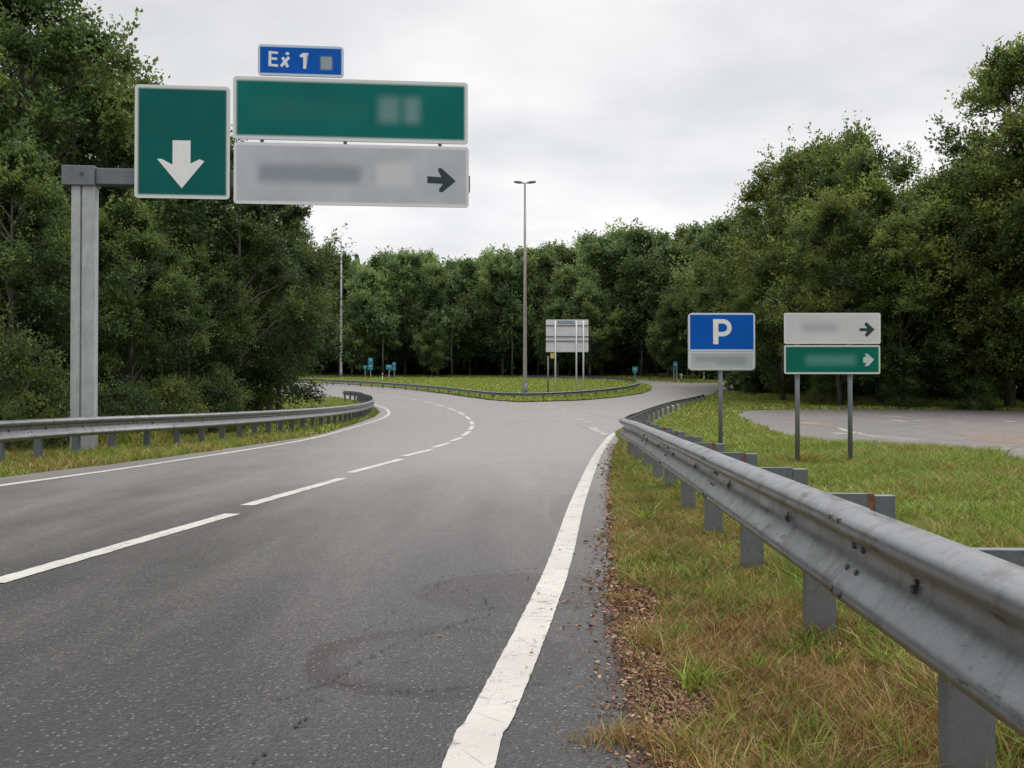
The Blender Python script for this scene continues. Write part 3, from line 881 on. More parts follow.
p2 = gp(233.5, 468, 78, 140.5, face_mat('green direction sheeting', w, h, green, bord, 0.068, 0.038,
     [(X(378, 350.75), X(399, 350.75), -0.24, 0.30, 0.14, (0.16, 0.27, 0.26), 0.75), (X(404, 350.75), X(420, 350.75), -0.24, 0.30, 0.13, (0.17, 0.28, 0.27), 0.75),
      (X(250, 350.75), X(365, 350.75), -0.2, 0.16, 0.25, (0.02, 0.13, 0.11), 0.6)]), 'wide green panel with smudged pale marks at its right')
h = uz(143.5) - uz(205); w = ux(469) - ux(234.5)
p3 = gp(234.5, 469, 143.5, 205, face_mat('pale grey direction sheeting', w, h, (0.42, 0.44, 0.475), (0.62, 0.63, 0.64), 0.055, 0.025,
     [(X(257, 351.75), X(360, 351.75), -0.18, 0.2, 0.13, (0.21, 0.25, 0.29), 0.85), (X(376, 351.75), X(412, 351.75), -0.22, 0.26, 0.11, (0.54, 0.55, 0.56), 0.8)]),
     'wide pale grey panel with a dark arrow pointing right')
ac, az = 351.75, (143.5 + 205) / 2
flat('right_arrow', p3, arr([(427.5, 174), (442, 174.8), (438.5, 168.5), (438.5, 165.5), (442, 165.5), (456.5, 178.6), (443, 190), (439.5, 190), (439.5, 187), (443.5, 181.5), (427.5, 181)], ac, az), M['darkgreen'])
w, h = ux(343.5) - ux(258), uz(46) - uz(77)
p4 = gp(258, 343.5, 46, 77, face_mat('blue exit sheeting', w, h, (0.001, 0.085, 0.40), (0.50, 0.58, 0.68), 0.045, 0.012,
     [(X(320.5, 300.75), X(332, 300.75), -0.17, 0.10, 0.03, (0.27, 0.32, 0.34), 1.0)]), 'small blue panel lettered Ex 1', 0.08)
# lettering drawn in a 10.24-per-pixel grid of the panel
def B(zx, zy): return ((250 + zx / 10.24 - 300.75) * s, (61.5 - (40 + zy / 10.24)) * s)
def poly(*p): return [B(*q) for q in p]
def stroke(a, b, wd):
    a, b = Vector(B(*a)), Vector(B(*b)); d = (b - a).normalized(); n = Vector((-d.y, d.x)) * (wd * s / 10.24 / 2)
    return [tuple(a + n), tuple(b + n), tuple(b - n), tuple(a - n)][::-1]
M['letter'] = plain('off white lettering', (0.62, 0.67, 0.70), 0.5, 0, 0.04)
EP = [poly((192, 128), (220, 130), (218, 286), (190, 284)), poly((220.5, 130), (288, 135), (287, 158), (220.5, 154)), poly((220.5, 193), (280, 197), (279, 221), (220.5, 217)),
      poly((219, 262), (288, 265), (287, 292), (219, 286))]
multi_flat('letter_e', p4, EP, M['letter'])
multi_flat('letter_x', p4, [stroke((332, 190), (388, 290), 30), stroke((400, 186), (318, 284), 30)], M['letter'], -0.0070)
multi_flat('letter_dot', p4, [[B(382 + 20 * math.cos(a * math.pi / 4), 150 + 17 * math.sin(a * math.pi / 4)) for a in range(8)]], M['letter'])
multi_flat('digit_one', p4, [poly((505, 165), (540, 138), (598, 140), (598, 162), (575, 166), (575, 302), (543, 302), (544, 186), (512, 182))], M['letter'])
for px in (262, 303, 340):
    mb = MB(); mb.box(ux(px) - 0.03, ux(px) + 0.03, FY + 0.036, FY + 0.07, uz(80), uz(74)); mb.build('panel_clip', M['galv_dark'], gan)

# --- parking sign
PY = 17.2
ps = empty('parking_sign', (at(721, PY), PY, 0))
tag(ps, 'blue parking sign with a white P over a smudged grey plate on one steel post', 'road sign')
k = PY / FPX
mb = MB(); mb.tube([(0, 0.05, -0.3), (0, 0.05, zat(318, PY))], 0.038, 14); mb.build('post', M['galv_post'], ps, smooth=True)
qx = lambda px: (px - 721) * k
bl_w, bl_h = 67 * k, 38 * k
mb = MB(); mb.prism_xz(rrect(qx(688), qx(755), zat(370.5, PY), zat(313, PY), 0.07), -0.022, 0.0)
mb.build('backing_plate', M['back'], ps, fixn=True)
a = panel(ps, qx(688.3), qx(754.7), zat(351, PY), zat(313.3, PY), -0.03, face_mat('blue parking sheeting', 66.4 * k, 37.7 * k, (0.001, 0.088, 0.42), (0.56, 0.62, 0.70), 0.026, 0.006), 0.05, thick=0.0075)
def Pm(zx, zy): return ((660 + zx / 3.838 - 721.5) * k, (332.1 - (290 + zy / 3.838)) * k)
pp = [Pm(203, 113)] + [Pm(243 + 0, 113)]
outer = [Pm(203, 112), Pm(240, 112)] + [Pm(240 + 33 * math.cos(R(t_)), 145 + 33 * math.sin(R(t_))) for t_ in range(-80, 81, 16)] + [Pm(240, 178), Pm(224, 178), Pm(224, 208), Pm(203, 208)]
# P from strips so the counter stays open
strips = [[Pm(203, 112), Pm(203, 208), Pm(223, 208), Pm(223, 112)]]
ang = [R(t_) for t_ in range(-90, 91, 15)]
for a0, a1 in zip(ang, ang[1:]):
    f_ = lambda r_, a_: Pm(241 + r_ * math.cos(a_), 145 + r_ * math.sin(a_))
    strips.append([f_(33, a0), f_(16, a0), f_(16, a1), f_(33, a1)])
strips.append([Pm(223, 112), Pm(223, 129), Pm(241, 129), Pm(241, 112)]); strips.append([Pm(223, 161), Pm(223, 178), Pm(241, 178), Pm(241, 161)])
multi_flat('letter_p', a, strips, M['white'])
b_ = panel(ps, qx(689.3), qx(753.7), zat(369.6, PY), zat(351.6, PY), -0.03, face_mat('grey supplementary plate', 64.4 * k, 18 * k, (0.42, 0.45, 0.45), (0.58, 0.60, 0.60), 0.022, 0.008,
     [(-0.46, 0.42, -0.02, 0.07, 0.07, (0.20, 0.26, 0.26), 0.7), (-0.1, 0.42, -0.08, 0.02, 0.06, (0.24, 0.30, 0.30), 0.6)]), 0.03, thick=0.0075, name='lower_plate')
for zz in (320, 345, 362):
    mb = MB(); mb.box(-0.06, 0.06, 0.0, 0.1, zat(zz, PY) - 0.02, zat(zz, PY) + 0.02); mb.build('clamp', M['galv_dark'], ps)

# --- two-post direction sign
DY = 16.1
ds = empty('direction_sign', (at(831.5, DY), DY, 0))
tag(ds, 'white panel over a green panel, both with right arrows, on two steel posts', 'road sign')
k = DY / FPX
qx = lambda px: (px - 831.5) * k
for px in (798.5, 851.5):
    mb = MB(); mb.tube([(qx(px), 0.07, -0.3), (qx(px), 0.07, zat(318, DY))], 0.038, 14); mb.build('post', M['galv_post'], ds, smooth=True)
for zz in (321, 337, 352, 367):
    mb = MB(); mb.box(qx(790), qx(874), 0.0, 0.03, zat(zz, DY) - 0.02, zat(zz, DY) + 0.02); mb.build('rear_rail', M['galv_dark'], ds)
a = panel(ds, qx(783.7), qx(880), zat(344, DY), zat(313, DY), -0.035, face_mat('white direction sheeting', 96.3 * k, 31 * k, (0.54, 0.54, 0.56), (0.62, 0.62, 0.63), 0.026, 0.008,
     [(-0.5, 0.1, -0.06, 0.08, 0.09, (0.30, 0.33, 0.36), 0.7)]), 0.03, 'white panel with a dark arrow pointing right')
def Dm(zx, zy, cy): return ((660 + zx / 3.838 - 831.85) * k, (cy - (290 + zy / 3.838)) * k)
flat('right_arrow', a, [Dm(x, y, 328.5) for x, y in ((764, 147), (793, 147), (783, 134), (785, 126), (792, 125), (821, 152), (793, 179), (786, 178), (784, 171), (793, 158), (764, 158))], M['darkgreen'])
g_ = panel(ds, qx(783.7), qx(879.5), zat(374, DY), zat(345.3, DY), -0.035, face_mat('green direction sheeting small', 96 * k, 28.7 * k, (0.001, 0.125, 0.085), (0.56, 0.60, 0.58), 0.026, 0.008,
     [(-0.42, 0.38, -0.08, 0.06, 0.08, (0.10, 0.27, 0.23), 0.75)]), 0.03, 'green panel with a pale arrow pointing right')
flat('right_arrow', g_, [Dm(x, y, 359.6) for x, y in ((778, 258), (790, 256), (784, 244), (796, 246), (820, 267), (797, 291), (784, 293), (790, 280), (778, 280))], plain('pale green arrow', (0.42, 0.52, 0.49), 0.5))

# --- back of a large sign on the island
BY = 86.0
bz = T(BY) + 0.06
bs = empty('direction_sign', (at(567.5, BY), BY, 0))
tag(bs, 'large sign seen from behind, bare grey back on four thin posts on the grass island', 'road sign')
k = BY / FPX; qx = lambda px: (px - 567.5) * k
mb = MB(); mb.box(qx(546), qx(588.5), 0.0, 0.06, zat(352, BY), zat(325.4, BY)); mb.build('sign_back', M['back'], bs)
mb = MB(); mb.box(qx(546), qx(588.5), 0.0, 0.06, zat(325, BY), zat(319.5, BY)); mb.build('sign_back', M['back'], bs)
for zz in (325.5, 336.5, 341):
    mb = MB(); mb.box(qx(546), qx(588.8), -0.07, -0.001, zat(zz, BY) - 0.035, zat(zz, BY) + 0.035); mb.build('rear_rail', M['galv_dark'], bs)
mb = MB(); mb.box(qx(557), qx(575), -0.02, -0.001, zat(324, BY), zat(320.5, BY)); mb.build('faded_plate', plain('grey blue plate', (0.22, 0.28, 0.33), 0.5), bs)
for px, pb, y_ in ((555.3, 353, -0.16), (576.3, 353, -0.16), (583.3, 353, -0.16), (548, 353, -0.16)):
    mb = MB(); mb.tube([(qx(px), y_, bz - 0.5), (qx(px), y_, zat(321 if px != 548 else 356, BY))], 0.065, 8); mb.build('post', M['galv_post' if px == 548 else 'back'], bs, smooth=True)
mb = MB(); mb.prism_xz(rrect(qx(550.3), qx(554.3), zat(358.5, BY), zat(353, BY), 0.1), -0.12, -0.08); mb.build('yellow_plate', M['yellow'], bs, fixn=True)

# ------------------------------------------------------------------ lamp masts
def mast(px, y, py_top, label, heads, mat, r0=0.17, r1=0.085):
    z0 = T(y); top = zat(py_top, y)
    m_ = empty('lamp_mast', (at(px, y), y, z0)); tag(m_, label, 'lamp post')
    H_ = top - z0
    mb = MB(); mb.tube([(0, 0, -0.4), (0, 0, 1.4), (0, 0, H_ * 0.5), (0, 0, H_)], [r0, r0, (r0 + r1) / 2, r1], 12); mb.build('pole', mat, m_, smooth=True)
    mb = MB(); mb.tube([(0, 0, -0.3), (0, 0, 1.2)], r0 * 1.25, 12); mb.build('pole_base', M['galv_dark'], m_, smooth=True)
    for sgn in heads:
        mb = MB(); mb.tube([(0, 0, H_ - 0.05), (sgn * 0.25, 0, H_ + 0.03), (sgn * 0.5, 0, H_ + 0.08)], 0.05, 6); ar = mb.build('bracket', M['lamp_dark'], m_)
        b = MB()
        # flattened lantern, thicker towards the pole
        prof = [(0.22, -0.03, 0.07, 0.12), (0.4, -0.07, 0.12, 0.17), (0.7, -0.03, 0.14, 0.18), (0.92, 0.03, 0.15, 0.14)]
        for (u, za, zb, hw) in prof:
            for (yy, zz) in ((-hw, za + 0.03), (-hw * 0.5, za), (hw * 0.5, za), (hw, za + 0.03), (hw * 0.6, zb), (-hw * 0.6, zb)):
                b.v.append((sgn * u, yy, H_ + zz + 0.02))
        for i in range(3):
            for q in range(6):
                b.f.append((i * 6 + q, i * 6 + (q + 1) % 6, (i + 1) * 6 + (q + 1) % 6, (i + 1) * 6 + q))
        b.f += [tuple(range(6)), tuple(range(18, 24))]
        lo = b.build('lantern', M['lamp_dark'], m_, smooth=False, fixn=True)
    return m_
mast(525, 84.0, 182.5, 'tall brownish double lantern mast rising from the grass island', (-1, 1), M['mast'])
m2 = mast(341, 138.0, 241, 'distant pale lamp mast at the left end of the treeline', (-1,), M['mast_pale'], 0.17, 0.11)

# ------------------------------------------------------------------ small far signs
def small_sign(px, y, py_t, py_b, wpx, label, posts=1, shape='rect', mat='teal', plates=1):
    k = y / FPX; z0 = T(y); r_ = empty('road_sign', (at(px, y), y, z0)); tag(r_, label, 'road sign')
    zt, zb = zat(py_t, y) - z0, zat(py_b, y) - z0; hw = wpx * k / 2
    for i in range(posts):
        xx = 0 if posts == 1 else (-hw * 0.6 if i == 0 else hw * 0.6)
        mb = MB(); mb.tube([(xx, 0.05, -0.3), (xx, 0.05, zt - 0.1)], 0.075, 6); mb.build('post', M['mast_pale'], r_)
    for j in range(plates):
        a, b = zb + (zt - zb) * j / plates + 0.02, zb + (zt - zb) * (j + 1) / plates - 0.02
        mb = MB()
        if shape == 'shield': poly_ = [(-hw, b), (-hw, a + (b - a) * 0.4), (-hw * 0.3, a), (hw * 0.3, a), (hw, a + (b - a) * 0.4), (hw, b)]
        elif shape == 'arch': poly_ = [(-hw, a), (hw, a)] + [(hw * math.cos(R(t_)), b - hw + hw * math.sin(R(t_))) for t_ in range(0, 181, 30)]
        else: poly_ = rrect(-hw, hw, a, b, min(hw, (b - a) / 2) * 0.2, 2)
        mb.prism_xz(poly_, -0.06, -0.03); pn = mb.build('sign_panel', M[mat], r_, fixn=True)
        mb = MB(); mb.box(-hw * 0.5, hw * 0.5, -0.066, -0.061, a + (b - a) * 0.55, a + (b - a) * 0.72); mb.build('pale_mark', M['offwhite'], pn)
    return r_
small_sign(370.5, 141, 357.5, 370, 5.0, 'teal sign of two stacked plates far behind the island, between two smaller teal signs', plates=2)
small_sign(365.2, 141.5, 365, 370, 4.2, 'little teal shield sign, leftmost of the far teal signs', shape='shield')
small_sign(389, 140, 364.5, 369.5, 6.2, 'low wide teal sign far left, touching a taller narrow one')
small_sign(394.2, 141, 362, 371, 3.4, 'narrow upright teal sign next to the low wide teal sign', plates=2)
small_sign(635, 134, 366.5, 374, 5.6, 'small teal sign tapering downwards beside the far road', shape='shield')
small_sign(675.4, 131, 361, 370, 4.6, 'arched teal sign on two pale posts behind the far road', posts=2, shape='arch')
for i, (px, y, h_, lab) in enumerate([(382.5, 128, 1.0, 'short pale marker post between the far teal signs on the island'), (681.5, 131, 0.9, 'pale marker box on a stub right of the arched teal sign'),
                                      (704, 129, 1.1, 'thin white marker post at the roadside just left of the parking sign')]):
    r_ = empty('marker_post', (at(px, y), y, T(y))); tag(r_, lab, 'marker post')
    mb = MB(); mb.prism_xz([(-0.06, -0.2), (0.06, -0.2), (0.06, h_ * 0.95), (-0.06, h_)], -0.04, 0.04); mb.build('post', M['white'], r_, fixn=True)
    mb = MB(); mb.box(-0.062 if i != 1 else -0.2, 0.062 if i != 1 else 0.2, -0.045, 0.045, h_ * 0.62, h_ * 0.8); mb.build('band', M['lamp_dark' if i != 1 else 'offwhite'], r_)

# ------------------------------------------------------------------ trees
def unit(v): return v / (np.linalg.norm(v, axis=-1, keepdims=True) + 1e-9)

def leaf_mesh(centres, radii, outd, twigs, per, size, rng, tone_c, name='crown', droop=0.15, wide=0.30, shoots=0):
    nc = len(centres)
    C_ = np.repeat(centres, twigs, 0); Rr = np.repeat(radii, twigs); O_ = np.repeat(outd, twigs, 0); tc_ = np.repeat(tone_c, twigs)
    nt = len(C_)
    d = unit(rng.normal(size=(nt, 3)) * 0.75 + O_ * 0.75 + np.array([0, 0, 0.22]))
    o = C_ + rng.normal(size=(nt, 3)) * (Rr * 0.25)[:, None] * np.array([1, 1, 0.6])
    d[:, 2] *= 0.6; d = unit(d)
    L = Rr * rng.uniform(0.45, 1.15, nt)
    tw_tone = rng.normal(0, 0.08, nt)
    d2 = np.repeat(d, per, 0); o2 = np.repeat(o, per, 0); L2 = np.repeat(L, per); tn = np.repeat(tc_ + tw_tone, per)
    if shoots:
        sel = np.where(outd[:, 2] > -0.05)[0]
        si = np.repeat(sel, shoots); ns = len(si)
        sdv = unit(outd[si] * 0.75 + np.array([0, 0, 0.75]) + rng.normal(size=(ns, 3)) * 0.38)
        so = centres[si] + rng.normal(size=(ns, 3)) * (radii[si] * 0.35)[:, None]
        sL = radii[si] * rng.uniform(0.9, 1.9, ns)
        m_ = int(per * 1.3)
        d2 = np.concatenate([d2, np.repeat(sdv, m_, 0)]); o2 = np.concatenate([o2, np.repeat(so, m_, 0)]); L2 = np.concatenate([L2, np.repeat(sL, m_)])
        tn = np.concatenate([tn, np.repeat(tone_c[si] + 0.12 + rng.normal(0, .08, ns), m_)])
    n = len(d2)
    t = rng.uniform(0.1, 1.0, n)
    p = o2 + d2 * (L2 * t)[:, None] + rng.normal(size=(n, 3)) * size * 0.55
    p[:, 2] -= droop * L2 * t * t
    a = unit(d2 * 0.7 + rng.normal(size=(n, 3)) * 0.6)
    nn = unit(rng.normal(size=(n, 3)) * 0.42 + np.array([0, 0, 0.8]) + d2 * 0.25)
    sd = unit(np.cross(a, nn))
    sz = size * rng.uniform(0.65, 1.3, n)[:, None]
    V = np.stack([p, p + a * sz * 0.5 + sd * sz * wide, p + a * sz, p + a * sz * 0.5 - sd * sz * wide], 1).reshape(-1, 3)
    F = np.arange(n * 4).reshape(n, 4)
    tone = np.clip(tn + rng.normal(0, 0.12, n), 0, 1)
    tone = np.repeat(tone, 4)
    colr = np.stack([tone, tone, tone, np.ones_like(tone)], 1)
    return np_mesh(V, F, name, {'tone': colr})

def crown_points(rng, H_, base, rx, nclump, shape, jit=0.18):
    """clump centres through the crown volume, denser near its surface"""
    t = rng.uniform(0, 1, nclump)
    ang = rng.uniform(0, 2 * np.pi, nclump)
    lob = 1 + 0.22 * np.sin(ang * 3 + rng.uniform(0, 6)) * np.sin(t * 7 + rng.uniform(0, 6)) + 0.12 * np.sin(ang * 5 + t * 9)
    if shape == 'oval': prof = np.sin(np.pi * np.clip(t, 0, 1) ** 0.72) ** 0.62
    elif shape == 'cone': prof = (1 - t) ** 0.75 * 0.95 + 0.12
    else: prof = np.sqrt(np.clip(1 - (1.7 * t - 0.72) ** 2, 0.05, 1))
    r = rx * prof * lob * np.sqrt(rng.uniform(0.18, 1, nclump))
    z = base + (H_ - base) * t
    c = np.stack([r * np.cos(ang), r * np.sin(ang), z], 1)
    c += rng.normal(size=c.shape) * jit * rx * 0.55
    c[:, 2] = np.minimum(c[:, 2], H_)
    out = unit(np.stack([np.cos(ang) * (r / rx + .2), np.sin(ang) * (r / rx + .2), (t - 0.35) * 1.3], 1))
    return c, out, t, r / (rx * prof * lob + 1e-6)

def make_tree(kind, seed, H_, base, rx, nclump, twigs, per, size, shape, leafmat, clump_r, trunk_r):
    rng = np.random.default_rng(seed)
    c, out, t, rel = crown_points(rng, H_, base, rx, nclump, shape)
    rad = clump_r * rng.uniform(0.65, 1.35, nclump) * (1 - 0.35 * t)
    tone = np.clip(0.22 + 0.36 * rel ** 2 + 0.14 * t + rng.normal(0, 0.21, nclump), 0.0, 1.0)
    me = leaf_mesh(c, rad, out, twigs, per, size, rng, tone, kind + '_crown', shoots=6)
    me.materials.append(leafmat)
    # trunk with limbs to a share of the clumps
    r = random.Random(seed); mb = MB()
    bend = (r.uniform(-.25, .25), r.uniform(-.25, .25))
    tp = [(bend[0] * math.sin(q * 2.2), bend[1] * math.sin(q * 2.9), -0.3 + (H_ * 0.93 + 0.3) * q) for q in np.linspace(0, 1, 9)]
    mb.tube(tp, [trunk_r * (1.25 if i == 0 else (1 - 0.9 * i / 8)) for i in range(9)], 9)
    def tpt(z):
        q = max(0, min(1, z / (H_ * 0.93))) * 8; i = min(7, int(q)); f = q - i
        return Vector(tp[i]).lerp(Vector(tp[i + 1]), f)
    idx = rng.choice(nclump, min(nclump, 46), replace=False)
    for i in idx:
        e = Vector(c[i]); hz = max(base * 0.75, e.z - (0.35 + 0.4 * r.random()) * math.hypot(e.x, e.y) - 0.3)
        if hz >= e.z: hz = e.z * 0.9
        s_ = tpt(hz); m1 = s_.lerp(e, 0.45) + Vector((0, 0, 0.10 * (e - s_).length)) + Vector([r.uniform(-.1, .1) * rx * .3 for _ in range(3)])
        k_ = (e - s_).length / max(rx, 1)
        mb.tube([s_, m1, e], [trunk_r * 0.30 * min(1, k_ + .35), trunk_r * 0.17, trunk_r * 0.05], 5, cap=False)
    tm = mesh(mb.v, mb.f, kind + '_trunk'); tm.materials.append(M['bark'])
    tm.polygons.foreach_set('use_smooth', [True] * len(tm.polygons))
    return me, tm, H_

protos = {}
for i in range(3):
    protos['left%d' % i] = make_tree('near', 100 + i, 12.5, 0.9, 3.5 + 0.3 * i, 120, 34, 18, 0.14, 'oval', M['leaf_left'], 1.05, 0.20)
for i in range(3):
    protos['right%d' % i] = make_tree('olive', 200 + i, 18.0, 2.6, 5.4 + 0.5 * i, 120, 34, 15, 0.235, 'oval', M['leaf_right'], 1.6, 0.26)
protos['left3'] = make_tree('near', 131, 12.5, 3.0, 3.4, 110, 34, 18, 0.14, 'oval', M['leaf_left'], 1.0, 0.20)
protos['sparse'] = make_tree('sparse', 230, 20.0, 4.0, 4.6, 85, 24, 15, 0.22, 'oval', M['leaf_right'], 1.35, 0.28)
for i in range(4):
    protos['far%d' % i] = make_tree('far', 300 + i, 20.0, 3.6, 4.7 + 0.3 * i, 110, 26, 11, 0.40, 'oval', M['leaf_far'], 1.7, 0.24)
# bushes
def make_bush(seed, H_, rx, n, size, mat, twigs=16, per=11):
    rng = np.random.default_rng(seed)
    c, out, t, rel = crown_points(rng, H_, 0.1, rx, n, 'round')
    out[:, 2] += 0.7; out = unit(out)
    me = leaf_mesh(c, np.full(n, rx * 0.38) * rng.uniform(.6, 1.5, n), out, twigs, per, size, rng, np.clip(0.5 + rng.normal(0, .2, n), 0, 1), 'bush', 0.05, 0.22)
    me.materials.append(mat)
    mb = MB(); r = random.Random(seed)
    for q in range(9):
        e = c[rng.integers(n)]; mb.tube([(r.uniform(-.1, .1), r.uniform(-.1, .1), -0.1), (e[0] * .4, e[1] * .4, e[2] * .6), tuple(e)], [0.03, 0.02, 0.008], 5, cap=False)
    tm = mesh(mb.v, mb.f, 'bush_stems'); tm.materials.append(M['bark'])
    return me, tm, H_
protos['bush0'] = make_bush(400, 1.9, 1.2, 60, 0.10, M['leaf_left'])
protos['bush1'] = make_bush(401, 1.9, 1.3, 70, 0.09, M['leaf_right'])

def plant(proto, px, y, py_top, label, cat='tree', name='tree', group=None, rot=None, x=None, parts=('crown', 'trunk')):
    cm, tm, H_ = protos[proto]
    z0 = T(y); X_ = at(px, y) if x is None else x
    top = zat(py_top, y) - z0
    s_ = top / H_ / 1.03
    root = empty(name, (X_, y, z0), rot if rot is not None else random.uniform(0, 6.28), s_)
    tag(root, label, cat, group)
    link(parts[0], cm, None, root); link(parts[1], tm, None, root)
    return root

LG = 'trees along the left verge'
plant('left0', 20, 31, -35, 'tall dark tree in the top left corner of the view, rising out of frame', group=LG)
plant('left1', -75, 28, 30, 'leafy tree at the left margin behind the guard rail, cut by the edge', group=LG)
plant('left2', 66, 35, 36, 'tall dark tree just above and behind the gantry column', group=LG)
plant('left1', 124, 38, 92, 'tree whose top shows left of the green arrow panel', group=LG)
plant('left0', 178, 41, 118, 'tree behind the green arrow panel, hidden by it but for its sides', group=LG)
plant('left2', 238, 38, 150, 'broad tree below the gap between the arrow panel and the wide panels', group=LG)
plant('left1', 10, 25, 150, 'low spreading tree left of the gantry column, in front of the tallest one', group=LG)
plant('left0', 128, 28.5, 205, 'low tree directly right of the gantry column below the arm', group=LG)
plant('left3', 270, 46, 190, 'tree at the right end of the left row, below the grey panel', group=LG)
plant('left3', 279, 56, 224, 'rightmost tree of the left row, reaching over the bend of the road', group=LG)
plant('left0', 190, 33, 235, 'low tree under the green arrow panel behind the guard rail', group=LG)
plant('left3', 236, 58, 205, 'tree standing back behind the right end of the left row', group=LG)
plant('left0', -20, 40, -10, 'tall tree behind the corner tree at the far left', group=LG)
BG = 'bushes at the foot of the left trees'
plant('bush1', 10, 21.3, 350, 'tallest pale green bush left of the gantry column behind the rail', 'bush', 'bush', BG, parts=('foliage', 'stems'))
plant('bush0', 118, 24.5, 388, 'small bush right of the gantry column behind the guard rail', 'bush', 'bush', BG, parts=('foliage', 'stems'))
plant('bush1', 165, 27, 384, 'bush behind the rail midway between column and road bend', 'bush', 'bush', BG, parts=('foliage', 'stems'))
plant('bush0', 210, 30, 382, 'dark bush behind the rail, under the low tree', 'bush', 'bush', BG, parts=('foliage', 'stems'))
plant('bush1', 236, 38, 386, 'rightmost bush at the foot of the left trees, near the grass wedge', 'bush', 'bush', BG, parts=('foliage', 'stems'))
plant('bush0', 52, 26, 380, 'dark bush immediately behind the gantry column', 'bush', 'bush', BG, parts=('foliage', 'stems'))
plant('bush0', -50, 19.5, 372, 'bush at the very left margin behind the rail', 'bush', 'bush', BG, parts=('foliage', 'stems'))

RG = 'trees along the right side of the lot'
plant('sparse', 1010, 64, 48, 'tallest loose tree at the right margin, standing above the others', group=RG)
plant('right0', 968, 66, 166, 'dark tree left of the tallest one at the right margin', group=RG)
plant('right1', 880, 72, 150, 'tall tree behind the two-post sign, right half', group=RG)
plant('right2', 848, 80, 138, 'tall tree with a broad top above the two-post sign', group=RG)
plant('right0', 812, 88, 150, 'tree above the gap between parking sign and two-post sign', group=RG)
plant('right1', 780, 98, 172, 'tree directly above the right part of the parking sign', group=RG)
plant('right2', 766, 108, 200, 'tree above the parking sign, lower than its right neighbour', group=RG)
plant('right0', 840, 67, 205, 'yellowish lower tree right behind the white direction panel', group=RG)
plant('right1', 900, 65, 222, 'yellowish lower tree to the right of the two-post sign', group=RG)
plant('right2', 783, 78, 250, 'low yellow green tree between the two right-hand signs', group=RG)
plant('right0', 1050, 60, 120, 'dark tree cut by the right edge below the tallest tree', group=RG)
plant('right1', 985, 62, 245, 'low dark tree at the back of the lot near the right margin', group=RG)
plant('right2', 1110, 62, 90, 'tree past the right edge of the lot', group=RG)
plant('right1', 1005, 78, 140, 'tree half hidden behind the tallest right-hand tree', group=RG)
plant('right0', 925, 84, 186, 'tree standing back behind the two-post sign trees', group=RG)
plant('bush1', 753, 92, 374, 'dark bush where the far road disappears right of the parking sign', 'bush', 'bush', parts=('foliage', 'stems'))
plant('bush0', 905, 63, 378, 'low bush under the trees right of the two-post sign', 'bush', 'bush', parts=('foliage', 'stems'))
plant('bush0', 975, 60.5, 380, 'low bush at the back edge of the lot below the dark trees', 'bush', 'bush', parts=('foliage', 'stems'))
plant('bush1', 825, 68, 380, 'low bush seen between the posts of the two-post sign', 'bush', 'bush', parts=('foliage', 'stems'))

FG = 'front trees of the far treeline'
front = [(300, 148, 262, 'far tree at the left end, half hidden by the verge trees'),
         (340, 150, 246, 'far tree directly behind the pale distant lamp mast'),
         (368, 146, 262, 'far tree just right of the pale distant lamp mast'),
         (405, 152, 240, 'far tree with a rounded top standing above its left neighbours'),
         (438, 147, 258, 'far tree left of the middle dip in the treeline'),
         (470, 151, 252, 'far tree in the dip of the treeline left of the tall mast'),
         (503, 147, 248, 'far tree immediately left of the tall double lantern mast'),
         (538, 151, 236, 'far tree immediately right of the tall double lantern mast'),
         (570, 145, 262, 'shorter far tree behind the large sign seen from behind'),
         (602, 150, 232, 'far tree right of the large sign seen from behind'),
         (640, 147, 226, 'tall far tree above the small tapering teal sign'),
         (672, 142, 236, 'far tree above the arched teal sign'),
         (703, 138, 222, 'far tree left of the parking sign top'),
         (722, 130, 216, 'far tree directly above the parking sign')]
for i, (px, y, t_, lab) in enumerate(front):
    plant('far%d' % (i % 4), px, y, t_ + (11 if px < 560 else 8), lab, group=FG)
SR = ['left of the pale distant mast', 'between the pale mast and a rounded crown', 'right of the rounded far crown', 'over the middle dip of the treeline', 'just left of the tall lantern mast',
      'just right of the tall lantern mast', 'above the left edge of the big sign back', 'above the right edge of the big sign back', 'between the sign back and the tapering teal sign',
      'between the two right-hand teal signs', 'left of the parking sign']
for i, (px, y, t_) in enumerate([(322, 158, 244), (386, 160, 242), (425, 161, 244), (455, 159, 252), (488, 161, 246), (522, 160, 238), (555, 158, 236), (588, 160, 230), (622, 158, 226), (656, 157, 224), (690, 152, 222)]):
    plant('far%d' % ((i + 2) % 4), px, y, t_ + (11 if px < 560 else 8), 'second-row far tree whose top shows ' + SR[i], group='second row of the far treeline')
FB = 'low trees at the front of the far treeline'
for px, y, t_, lab in [(352, 143, 306, 'low tree at the foot of the far treeline near the distant mast'), (432, 142, 318, 'low tree in the far treeline left of the tall mast'),
                       (590, 141, 286, 'low rounded tree in the far treeline touching the big sign back'), (558, 142, 300, 'low tree in the far treeline just left of the big sign back'), (668, 136, 306, 'low tree behind the arched teal sign')]:
    plant('far1', px, y, t_, lab, group=FB)

